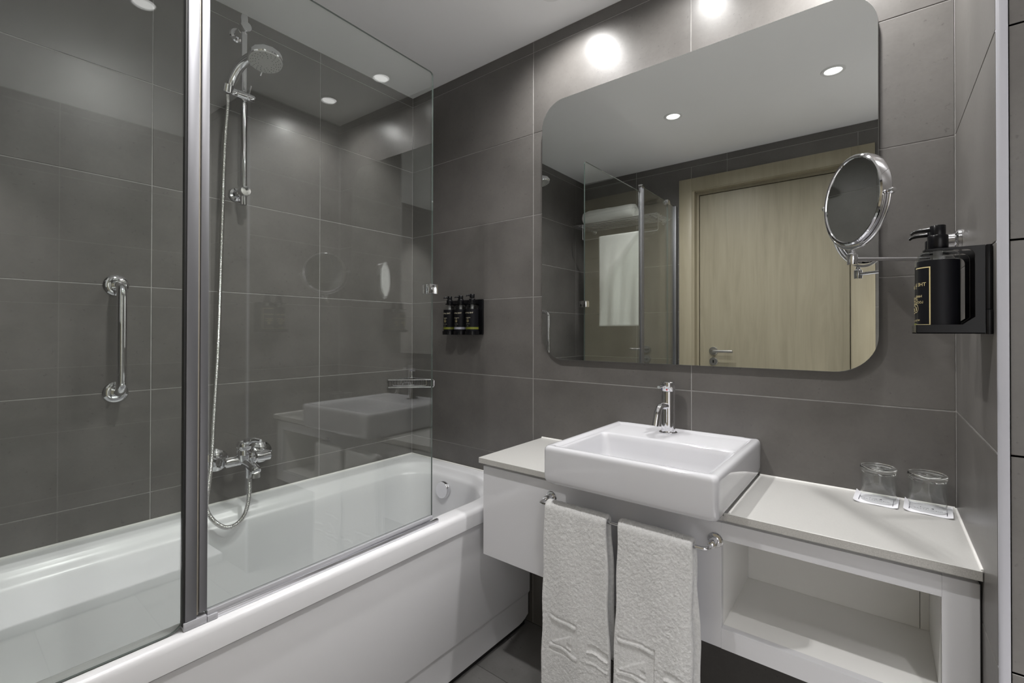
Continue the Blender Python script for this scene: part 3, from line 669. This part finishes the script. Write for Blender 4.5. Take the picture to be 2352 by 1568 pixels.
# ------------------------------------------------------------------ wall mirror
mi = thing('wall_mirror', 'large frameless rectangular wall mirror with rounded corners over the basin', 'mirror')
def mirror_loop(off, y):
    return [Vector((p.x, y, p.y)) for p in rrect(0.7716+off, 1.7695-off, 1.0190+off, 1.9745-off, 0.092, 0, 4, 12)]
bm = bmesh.new(); vr = rings_mesh(bm, [mirror_loop(0.0, -0.0005), mirror_loop(0.0, -0.0185), mirror_loop(0.0012, -0.0200)], cap0=True)
from_bm('mirror_backing', bm, MEDGE, mi, True, 40)
bm = bmesh.new(); bm.faces.new([bm.verts.new(p) for p in mirror_loop(0.0012, -0.0201)]); bm.normal_update()
if bm.faces[:] and list(bm.faces)[0].normal.y > 0: bmesh.ops.reverse_faces(bm, faces=bm.faces)
from_bm('mirror_glass', bm, MIRR, mi, normals=False)

# ------------------------------------------------------------------ shaving mirror on its arm
sm = thing('shaving_mirror', 'round chrome magnifying mirror on a swing arm from the right wall', 'magnifying mirror')
K1 = Vector((1.6694, -0.1549, 1.4093)); K2 = Vector((1.7913, -0.2446, 1.4093)); KC = (K1+K2)/2
# the disc faces away to the left of the camera
ax = (K2-K1).normalized(); nrm = Vector((0, 0, 1)).cross(ax).normalized()
if nrm.dot(CAM-KC) < 0: nrm = -nrm
JT = Vector((1.7342, -0.1957, 1.2825))
RD = 0.0; 
def pix(px, py, D): return CAM+(fw+rt*((px-1176)/1070.183)+up*(-(py-784+28.466)/1070.183))*D
K1 = pix(1896, 480, 1.130); K2 = pix(2048, 437, 0.914); KC = (K1+K2)/2
ax = (K2-K1).normalized(); nrm = ax.cross(Vector((0, 0, 1))).normalized()
if nrm.dot(CAM-KC) < 0: nrm = -nrm
upv = nrm.cross(ax).normalized()
if upv.z < 0: upv = -upv
RD = 0.0970
hb_ = lathe('mirror_housing', [(RD-0.012, -0.012), (RD-0.003, -0.012), (RD, -0.009), (RD+0.0015, 0.0), (RD, 0.009), (RD-0.003, 0.0115), (RD-0.0065, 0.0105), (RD-0.0075, 0.008), (RD-0.012, 0.008)], KC, nrm, CHROME, sm, 72, 30)
lathe('magnifying_glass', [(0, 0.0082), (RD-0.0072, 0.0082), (RD-0.0072, 0.0075), (0, 0.0075)], KC, nrm, MIRR, sm, 72, 20)
bk = lathe('rear_glass', [(0, -0.0095), (RD-0.006, -0.0095), (RD-0.006, -0.0085), (0, -0.0085)], KC, nrm, MIRR, sm, 72, 20)
yr = (K2-K1).length/2-0.003; yv = 0.1035
tube('yoke', [KC+ax*yr*math.cos(a)+upv*yv*math.sin(a) for a in [PI+PI*i/40 for i in range(41)]], 0.0036, CHROME, sm, 10)
for K, s in ((K1, -1), (K2, 1)):
    lathe('pivot_knob', [(0, 0), (0.0035, 0), (0.0035, 0.006), (0.006, 0.008), (0.0065, 0.012), (0.0045, 0.016), (0, 0.017)], K-ax*s*0.009, ax*s, CHROME, sm, 16)
RB = KC-upv*yv
lathe('joint', [(0, 0), (0.0095, 0), (0.0098, 0.001), (0.0098, 0.022), (0.0095, 0.023), (0.0060, 0.026), (0.0045, 0.033), (0, 0.033)], (RB.x, RB.y, RB.z-0.036), (0, 0, 1), CHROME, sm, 24)
E1 = Vector((1.872, -0.088, RB.z-0.024))
tube('swing_arm', [(RB.x, RB.y, RB.z-0.024), E1], 0.0045, CHROME, sm, 14)
lathe('hinge_post', [(0, 0), (0.0085, 0), (0.0085, 0.062), (0.006, 0.066), (0, 0.066)], (E1.x, E1.y, E1.z-0.012), (0, 0, 1), CHROME, sm, 24)
lathe('wall_mount', [(0, 0), (0.0245, 0), (0.0245, 0.005), (0.020, 0.009), (0.0165, 0.010), (0.0165, 0.022), (0.010, 0.026), (0.008, 0.038), (0, 0.038)], (XR-0.0005, -0.088, 1.318), (-1, 0, 0), CHROME, sm, 36)

# ------------------------------------------------------------------ vanity cabinet, worktop, basin
vc = thing('vanity_cabinet', 'white gloss wall-hung vanity cabinet with an open shelf compartment', 'cabinet')
VX0, VX1, VF, VZ0, VZ1 = 0.765, 1.9045, -0.34, 0.405, 0.689
OX0, OX1, OZ0, OZ1 = 1.487, 1.8555, 0.4505, 0.6510
bm = bmesh.new()
add_box(bm, VX0, OX0, VF, VF+0.018, VZ0, VZ1, 0.0008, 1)
add_box(bm, OX1, VX1, VF, VF+0.018, VZ0, VZ1, 0.0008, 1)
for z0, z1 in ((VZ0, OZ0), (OZ1, VZ1)): add_box(bm, OX0, OX1, VF+0.00002, VF+0.018, z0, z1)
from_bm('front_panel', bm, LACQ, vc)
box('side_panel', VX0, VX0+0.018, VF+0.018, -0.001, VZ0, VZ1, LACQ, vc)
box('side_panel', VX1-0.018, VX1, VF+0.018, -0.001, VZ0, VZ1, LACQ, vc)
box('base_panel', VX0+0.018, VX1-0.018, VF+0.018, -0.001, VZ0, VZ0+0.018, LACQ, vc)
box('shelf_floor', OX0-0.016, OX1+0.001, VF+0.0182, -0.048, OZ0-0.020, OZ0-0.0008, LAMI, vc)
box('shelf_side', OX0-0.018, OX0-0.0006, VF+0.0182, -0.048, OZ0-0.0004, VZ1, LAMI, vc)
box('shelf_side', OX1+0.0006, OX1+0.016, VF+0.0182, -0.048, OZ0-0.0004, VZ1, LAMI, vc)
box('shelf_back', OX0-0.0004, OX1-0.0160, -0.060, -0.050, OZ0-0.0004, VZ1, LAMI, vc)
box('shelf_back_strip', OX1-0.0150, OX1+0.0004, -0.060, -0.050, OZ0-0.0004, VZ1, LAMI, vc)
box('groove_rail', VX0+0.004, VX1-0.002, VF+0.012, VF+0.030, VZ1, 0.7005, LAMI, vc)
box('black_gap_seal', VX1, XR-0.0002, VF+0.004, VF+0.010, 0.22, 0.700, DARK, vc)

ct = thing('worktop', 'white speckled quartz worktop over the vanity with the basin set into it', 'worktop')
BX0, BX1, BY = 1.0665, 1.5065, -0.4425
bm = bmesh.new()
def slab(bm, x0, x1):
    add_box(bm, x0, x1, -0.356, -0.001, 0.7005, 0.7180, 0.0009, 1)
bm.free()
for q in ((0.7585, BX0+0.010), (BX1-0.010, XR-0.0008)):
    bm = bmesh.new(); slab(bm, *q); bm.normal_update()
    for f in bm.faces:
        if f.normal.y < -0.9: f.material_index = 1
    from_bm('slab', bm, [QUARTZ, QEDGE], ct)
bm = bmesh.new()
def bead(bm, x0, y0, x1, y1, z, r=0.004): add_tube(bm, [(x0, y0, z), ((x0+x1)/2, (y0+y1)/2, z), (x1, y1, z)], r, 8)
bm.free()
for q in ((0.76, -0.0015, BX0+0.004, -0.0015, 0.7185, 0.004), (BX1-0.002, -0.0015, XR-0.003, -0.0015, 0.7185, 0.004), (XR-0.0010, -0.354, XR-0.0010, -0.002, 0.7180, 0.0030), (BX1+0.0005, -0.352, BX1+0.0005, -0.003, 0.7180, 0.0026)):
    bm = bmesh.new(); bead(bm, *q); from_bm('sealant_bead', bm, SEAL, ct, True)

bs = thing('washbasin', 'white rectangular ceramic washbasin overhanging the worktop front', 'washbasin')
bm = bmesh.new()
def BO(i, z, r=0.014): return rrect(BX0+i, BX1-i, BY+i, -0.0012, [0.004, 0.004, r, r], z, 14, 6)
rings = [BO(0.030, 0.7188), BO(0.016, 0.7192), BO(0.008, 0.7215), BO(0.003, 0.726), BO(0.0008, 0.733), BO(0.0, 0.745), BO(0, 0.805), BO(0.0008, 0.811), BO(0.003, 0.8155), BO(0.0065, 0.8182), BO(0.0105, 0.819)]
def BI(i, z, r, y1=-0.0145): return rrect(BX0+0.0215+i, BX1-0.0215-i, BY+0.0205+i, y1-i, [r*0.6, r*0.6, r, r], z, 14, 6)
rings += [BI(-0.003, 0.8188, 0.012), BI(0.0, 0.8175, 0.012), BI(0.003, 0.8145, 0.012), BI(0.006, 0.8128, 0.012)]
def BB(i, z, r): return rrect(1.0965+i, 1.4765-i, -0.4145+i, -0.1560-i*1.0, r, z, 14, 6)
rings += [BB(-0.003, 0.8125, 0.016), BB(0.001, 0.8108, 0.016), BB(0.0035, 0.807, 0.017), BB(0.007, 0.795, 0.019), BB(0.013, 0.765, 0.022), BB(0.018, 0.748, 0.024), BB(0.025, 0.7385, 0.026), BB(0.036, 0.7335, 0.028), BB(0.08, 0.7310, 0.03)]
vr = rings_mesh(bm, rings, cap0=True); bm.faces.new(vr[-1])
from_bm('basin_bowl', bm, CERAM, bs, True, 60)
lathe('waste_cap', [(0, 0), (0.031, 0), (0.031, 0.003), (0.026, 0.006), (0, 0.007)], (1.2865, -0.275, 0.7312), (0, 0, 1), CHROME, bs)

fc = thing('basin_faucet', 'chrome cylindrical single-lever faucet on the washbasin ledge', 'faucet')
FX, FY, FZ = 1.2625, -0.0520, 0.8124
lathe('base_flange', [(0, 0), (0.0262, 0), (0.0268, 0.0010), (0.0268, 0.0042), (0.0235, 0.0062), (0, 0.0064)], (FX, FY, FZ), (0, 0, 1), CHROME, fc, 40)
lathe('faucet_body', [(0, 0), (0.0212, 0), (0.0206, 0.004), (0.0200, 0.122), (0, 0.122)], (FX, FY, FZ+0.006), (0, 0, 1), CHROME, fc, 44)
lv = lathe('lever_cap', [(0, 0), (0.0200, 0), (0.0203, 0.0005), (0.0203, 0.026), (0.0190, 0.0278), (0, 0.028)], (FX, FY, FZ+0.1290), (0, 0, 1), CHROME, fc, 44)
tube('lever', [(FX-0.002, FY-0.018, FZ+0.1480), (FX-0.009, FY-0.055, FZ+0.1440)], 0.0043, CHROME, lv, 16)
tube('spout', smooth_path([(FX-0.001, FY-0.010, FZ+0.083), (FX-0.003, FY-0.070, FZ+0.093), (FX-0.005, FY-0.090, FZ+0.034)], 0.032, 10), 0.0100, CHROME, fc, 20)
lathe('red_mark', [(0, 0), (0.0024, 0), (0, 0.0006)], (FX+0.0030, FY-0.0200, FZ+0.134), (0.15, -1, 0), TINTR, lv, 12)
lathe('blue_mark', [(0, 0), (0.0022, 0), (0, 0.0006)], (FX-0.0135, FY-0.0150, FZ+0.134), (-0.66, -0.75, 0), TINTB, lv, 12)

# ------------------------------------------------------------------ towel rail and two hand towels
tr = thing('towel_rail', 'chrome towel rail across the vanity front', 'towel rail')
TY, TZ, TX0, TX1 = -0.402, 0.6465, 1.0275, 1.4745
for x in (TX0, TX1):
    lathe('rail_flange', [(0, 0), (0.0165, 0), (0.0170, 0.0012), (0.0150, 0.0042), (0.0095, 0.0050), (0.0095, 0.0300), (0.0085, 0.0315), (0.0050, 0.0320), (0, 0.0320)], (x, VF-0.0003, TZ), (0, -1, 0), CHROME, tr, 30)
tube('rail_bar', smooth_path([(TX0, VF-0.030, TZ), (TX0, TY, TZ), (TX1, TY, TZ), (TX1, VF-0.030, TZ)], 0.014, 8), 0.0042, CHROME, tr, 14)

def hand_towel(label, x0t, x1t, x0b, x1b, zb_front, zb_back, seed, motif):
    th = 0.0115; R = 0.0075+th/2
    # path in (y,z): from the front bottom up, over the bar, down the back
    path = []; ztop = TZ-0.001
    def wob(z, s): return 0.004*math.sin(z*11+seed*2.1+s)+0.0025*math.sin(z*27+seed)
    nF = 250
    for i in range(nF): 
        z = zb_front+(ztop-zb_front)*i/nF; k = (ztop-z)/(ztop-zb_front)
        path.append((TY-R-0.0015*k+0.004*k*math.sin(z*9+seed), z, k))
    for i in range(15): 
        a = PI-PI*i/14; path.append((TY+R*math.cos(a), ztop+R*math.sin(a)*1.05, 0))
    nB = 90
    for i in range(1, nB+1):
        z = ztop-(ztop-zb_back)*i/nB; path.append((TY+R+0.004*math.sin(i/nB*3), z, i/nB*0.8))
    NU = 126; NT = 5
    bm = bmesh.new(); rings = []
    n = len(path)
    for i, (y, z, k) in enumerate(path):
        a = path[max(0, i-1)]; b = path[min(n-1, i+1)]; d = Vector((0, b[0]-a[0], b[1]-a[1])).normalized()
        nn = Vector((0, -d.z, d.y))      # outward (front) normal
        x0 = x0t+(x0b-x0t)*k+0.0012*math.sin(z*40+seed); x1 = x1t+(x1b-x1t)*k+0.0018*math.sin(z*33+seed*3)
        front = i < nF; ring = []
        endk = min(1, min(i, n-1-i)/4); tt = th*(0.35+0.65*math.sin(endk*PI/2))
        for side in (0, 1):
            for j in range(NU+1):
                u = j/NU if side == 0 else 1-j/NU
                x = x0+(x1-x0)*u
                e = min(u, 1-u)*(x1-x0)/ (th*0.55); rd = math.sqrt(max(0.0, 1-(1-min(1, e))**2))
                h = tt/2*(0.10+0.90*rd)
                off = h if side == 0 else -h
                und = (0.0030*math.sin(x*42+z*7+seed)+0.0022*math.sin(x*90-z*13+seed*1.7))*min(1, k*3) if front else 0
                if side == 0:
                    p3 = Vector((x*95, i*0.23, seed*10)); f1 = noise.noise(p3); f2 = noise.noise(Vector((x*330, i*0.85, seed*5+40)))
                    f3 = noise.noise(Vector((x*620, i*1.6, seed*5+80)))
                    fluff = 0.0008*f1+0.0009*f2+0.0009*f3
                    if front:
                        m_ = motif((x-x0)/(x1-x0), z, k)
                        fluff = fluff*m_[1]+m_[0]
                    off += fluff*rd
                ring.append(Vector((x, y, z))+nn*(off+und))
        rings.append(ring)
    rings_mesh(bm, rings, cap0=False, cap1=False)
    o = from_bm('hand_towel', bm, TERRY, None, True, None)
    return tag(o, label, 'towel', 'hand towels on the vanity rail')
def bar(v, c, w_, s=0.0012):
    return max(0.0, min(1.0, (w_/2+s-abs(v-c))/s)) if abs(v-c) < w_/2+s else 0.0
def motif_maker(u0, u1, z1, z2, wavy):
    # woven relief near the hem: a framed square with bars and a diagonal, wavy stripes beside it
    def f(u, z, k):
        W_ = 0.19; x = u*W_; X0, X1 = u0*W_, u1*W_; h = 0.0; fl = 1.0
        Z1 = z1-0.10*(x-X0); zz = z
        inside = X0 < x < X1 and z2 < z < z1
        edge = bar(x, X0, 0.0006, 0.0006) if z2 < z < z1 else 0
        edge = max(edge, bar(x, X1, 0.0006, 0.0006) if z2 < z < z1 else 0)
        h -= 0.0016*edge
        if inside:
            fl = 0.45; h -= 0.0022
            tz = z1-0.004; h += 0.0040*bar(z, tz-0.006, 0.007) if x < X1-0.004 else 0
            h += 0.0038*bar(z, z2+0.012+0.003*math.sin((x-X0)*60), 0.008)
            dx = (x-X0)/(X1-X0); zl = z2+0.020+(z1-z2-0.045)*dx
            if dx < 0.78: h += 0.0026*(1 if z < zl and z > z2+0.022 and dx > 0.05 else 0)
            h -= 0.0025*bar(x, X0+0.70*(X1-X0), 0.012)*bar(z, z2+0.032, 0.010)
        X2 = X1+0.024
        if x > X2 and u < 0.97:
            for zc in (z1-0.048, z1-0.075):
                zc += 0.004*math.sin((x-X2)*75); q = bar(z, zc, 0.016, 0.0018)
                if zc > z1-0.06: h -= 0.0030*q; fl = min(fl, 1-0.6*q)
                q2 = bar(z, zc-0.010, 0.004, 0.001); h += 0.0022*q2
        return (h, fl)
    return f
hand_towel('white hand towel on the rail, the left one next to the tub', 1.0555, 1.2400, 1.0450, 1.2540, 0.166, 0.30, 1.0, motif_maker(0.14, 0.56, 0.371, 0.275, True))
t2 = hand_towel('white hand towel on the rail, the right one with its back fold showing', 1.2690, 1.4470, 1.2590, 1.4480, 0.166, 0.30, 2.3, motif_maker(0.06, 0.54, 0.392, 0.293, True))
# loose back fold of the right towel, part of it
bm = bmesh.new(); rings = []
for i in range(120):
    z = 0.172+(0.640-0.172)*i/119; k = 1-i/119; ring = []
    xr_ = 1.4478+0.0125*min(1, k*2.2)+0.0015*math.sin(z*30); yc = TY+0.004-0.004*k
    for j in range(20):
        a = 2*PI*j/20; f = noise.noise(Vector((j*1.3, i*0.7, 3)))*0.0007
        ring.append(Vector((xr_-0.028+0.028*math.cos(a), yc+(0.0058+f)*math.sin(a), z+f)))
    rings.append(ring)
rings_mesh(bm, rings, cap0=True, cap1=True)
bf = from_bm('back_fold', bm, TERRY, None, True, None); bf.parent = t2

# ------------------------------------------------------------------ tumblers on paper coasters
def coaster(cx, cy, rot, label, seed):
    t = thing('paper_coaster', label, 'coaster', 'paper coasters under the tumblers'); t.location = (cx, cy, 0.7181); t.rotation_euler = (0, 0, rot)
    S = 0.0415; N_ = 24
    def hz(x, y):
        q = max(0, abs(x)/S-0.62); c = q*q*0.055*(1 if x < 0 else 0.55)
        return 0.0006+c*(0.6+0.4*(y/S+1)/2)+0.0003*math.sin(x*120+seed)
    bm = bmesh.new(); V = [[bm.verts.new((S*(2*i/N_-1), S*(2*j/N_-1), hz(S*(2*i/N_-1), S*(2*j/N_-1)))) for j in range(N_+1)] for i in range(N_+1)]
    for i in range(N_):
        for j in range(N_): bm.faces.new((V[i][j], V[i+1][j], V[i+1][j+1], V[i][j+1]))
    g = bmesh.ops.extrude_face_region(bm, geom=list(bm.faces))
    for v in [e for e in g['geom'] if isinstance(e, bmesh.types.BMVert)]: v.co.z += 0.0008
    from_bm('sheet', bm, PAPER, t, True, 30)
    def ink(pts_list, name):
        b2 = bmesh.new()
        for poly in pts_list: b2.faces.new([b2.verts.new((x, y, hz(x, y)+0.0010)) for x, y in poly])
        bmesh.ops.subdivide_edges(b2, edges=[e for e in b2.edges if e.calc_length() > 0.012], cuts=6, use_grid_fill=True)
        for v in b2.verts: v.co.z = hz(v.co.x, v.co.y)+0.0011
        return from_bm(name, b2, INK, t, normals=False)
    def rect(x0, y0, x1, y1): return [(x0, y0), (x1, y0), (x1, y1), (x0, y1)]
    a = 0.0325
    ink([rect(-a, -a+0.008, -a+0.0012, a-0.004), rect(a-0.0012, -a+0.004, a, a-0.008), rect(-a, a-0.0010, -a+0.022, a-0.0003), rect(a-0.020, a-0.0010, a, a-0.0003), rect(-0.006, a-0.0012, 0.012, a-0.0006)], 'printed_border')
    ink([[(-0.013, 0.004), (-0.0122, 0.004), (-0.0122, 0.0135), (-0.013, 0.0135)], [(-0.012, 0.0045), (0.0015, 0.0045), (0.0015, 0.0075)], [(0.0048, 0.0045), (0.0105, 0.0045), (0.0092, 0.0125)]], 'printed_emblem')
    me = text_mesh('HIROUSTYAR', 0.0068, spacing=1.35)
    for v in me.vertices:
        x = -v.co.x*0.95; y = v.co.y-0.0065+5.5*x*x; v.co = Vector((x, y, hz(x, y)+0.0011))
    link('lettering', me, INK, t)
    me = text_mesh('HOTELS & SUITES', 0.0028, spacing=1.2)
    for v in me.vertices:
        x = -v.co.x; y = v.co.y-0.0150+5.5*x*x; v.co = Vector((x, y, hz(x, y)+0.0011))
    link('lettering', me, INK, t)
    return t
coaster(1.7625, -0.0470, -0.06, 'white paper coaster with dark print under the left tumbler', 1)
coaster(1.8550, -0.0485, -0.07, 'white paper coaster with dark print under the right tumbler, by the wall', 2)
def tumbler(cx, cy, label):
    t = thing('glass_tumbler', label, 'glass', 'upturned tumblers on the worktop'); t.location = (cx, cy, 0.7200)
    n = 56
    def ring_of(pf, nm, m):
        bm = bmesh.new(); rings_mesh(bm, [[Vector((max(r, 1e-5)*math.cos(2*PI*k/n), max(r, 1e-5)*math.sin(2*PI*k/n), h)) for k in range(n)] for r, h in pf], loop=True)
        bmesh.ops.remove_doubles(bm, verts=bm.verts, dist=2e-5); return from_bm(nm, bm, m, t, True, 50)
    # upside down: rim at the bottom, thick base on top
    ring_of([(0.0338, 0.0), (0.0345, 0.0006), (0.0343, 0.020), (0.0332, 0.052), (0.0327, 0.0648), (0.0302, 0.0648), (0.0312, 0.045), (0.0324, 0.018), (0.0330, 0.0006)], 'glass_wall', THING)
    ring_of([(0.0, 0.0652), (0.0327, 0.0652), (0.0335, 0.0668), (0.0328, 0.0688), (0.0346, 0.0705), (0.0352, 0.0745), (0.0350, 0.0780), (0.0335, 0.0805), (0.0290, 0.0812), (0.0262, 0.0795), (0.0200, 0.0775), (0.0, 0.0770)][::-1]+[(0.0, 0.0652)][:0], 'glass_base', TUMBG)
tumbler(1.7665, -0.0455, 'clear upturned tumbler on the worktop, the left one')
tumbler(1.8545, -0.0465, 'clear upturned tumbler on the worktop, the right one by the side wall')

# ------------------------------------------------------------------ towel shelf over the tub end (seen in the mirror)
ts = thing('towel_shelf', 'chrome wire towel shelf on the wall above the tub end, seen in the mirror', 'towel shelf')
SZ, SF, SB = 1.874, -1.452, -1.685; A0, A1 = 0.045, 0.668
bm = bmesh.new()
for i in range(7):
    y = SB+(SF-SB)*i/6
    o_ = tube('shelf_rod', [(A0, y, SZ), ((A0+A1)/2, y, SZ), (A1, y, SZ)], 0.0042, CHROME, ts, 10)
bm.free()
for x in (A0+0.05, A1-0.05): tube('cross_rod', [(x, SB-0.012, SZ-0.007), (x, SF, SZ-0.007)], 0.004, CHROME, ts, 10)
for x in (A0+0.05, A1-0.05): lathe('wall_flange', [(0, 0), (0.018, 0), (0.018, 0.006), (0.008, 0.009), (0, 0.009)], (x, YD+0.0005, SZ-0.007), (0, 1, 0), CHROME, ts, 24)
tube('hanging_rail', smooth_path([(A0+0.085, SF+0.0, SZ-0.004), (A0+0.085, SF, 1.764), (A1+0.004, SF, 1.764), (A1+0.004, SF, SZ-0.004)], 0.012, 5), 0.0036, CHROME, ts, 10)
# rolled towel
bm = bmesh.new(); rings = []
for i in range(41):
    x = 0.105+0.375*i/40; e = min(1, min(i, 40-i)/3); ring = []
    for k in range(40):
        a = 2*PI*k/40; r = 0.058*(0.90+0.10*e)+0.0022*noise.noise(Vector((x*30, math.cos(a)*2, math.sin(a)*2)))+0.0012*math.sin(a*3+x*20)
        ring.append(Vector((x, -1.545+r*1.06*math.cos(a), SZ+0.0045+0.058*0.93+r*0.93*math.sin(a))))
    rings.append(ring)
rings_mesh(bm, rings, cap0=True, cap1=True)
rtw = thing('rolled_towel', 'white rolled bath towel lying on the towel shelf, seen in the mirror', 'towel')
from_bm('towel_roll', bm, TERRY2, rtw, True, 60)
sp = []
for i in range(90):
    a = i*0.20; r = 0.010+0.042*i/90; sp.append((0.1035, -1.545+r*1.06*math.cos(a), SZ+0.0045+0.054+r*0.93*math.sin(a)))
tube('spiral_fold', sp, 0.0022, TERRY2, rtw, 6)
sp2 = [(0.483-0.0015, p[1], p[2]) for p in sp]; tube('spiral_fold', sp2, 0.0022, TERRY2, rtw, 6)
# hanging bath towel, draped over the rail
def sheet_towel():
    bm = bmesh.new(); rings = []; x0, x1 = 0.262, 0.566; zr = 1.764
    path = [(SF+0.009, 1.160+(zr-1.160)*i/60) for i in range(60)]+[(SF+0.009*math.cos(PI*i/10), zr+0.009*math.sin(PI*i/10)) for i in range(11)]+[(SF-0.009, zr-(zr-1.22)*i/50) for i in range(1, 51)]
    n = len(path); NU = 48
    for i, (y, z) in enumerate(path):
        a = path[max(0, i-1)]; b = path[min(n-1, i+1)]; d = Vector((0, b[0]-a[0], b[1]-a[1])).normalized(); nn = Vector((0, d.z, -d.y))
        ring = []
        for side in (0, 1):
            for j in range(NU+1):
                u = j/NU if side == 0 else 1-j/NU; x = x0+(x1-x0)*u+0.004*math.sin(z*6)*(1.764-z)
                k = min(1, (zr-z)*2.2) if z < zr else 0
                und = (0.004*math.sin(u*11+z*3)+0.003*math.sin(u*23-z*5))*k
                h = 0.0028*min(1, 0.3+min(u, 1-u)*20)
                if side == 0 and i < 60:
                    q = (z-1.160)
                    if 0.075 < q < 0.125:
                        g = 0.0
                        if q < 0.079 or q > 0.121: g = 0.0012
                        cell = (u*7.5) % 1.0; v_ = (q-0.08)/0.04
                        if 0.18 < cell < 0.82 and 0.12 < v_ < 0.88 and not (0.36 < cell < 0.66 and 0.34 < v_ < 0.68): g = 0.0013
                        h += g
                ring.append(Vector((x, y, z))+nn*((h if side == 0 else -h)+und))
        rings.append(ring)
    rings_mesh(bm, rings, cap0=True, cap1=True)
    return from_bm('bath_towel', bm, TERRY2, None, True, None)
tag(sheet_towel(), 'white bath towel hanging under the towel shelf, seen in the mirror', 'towel')
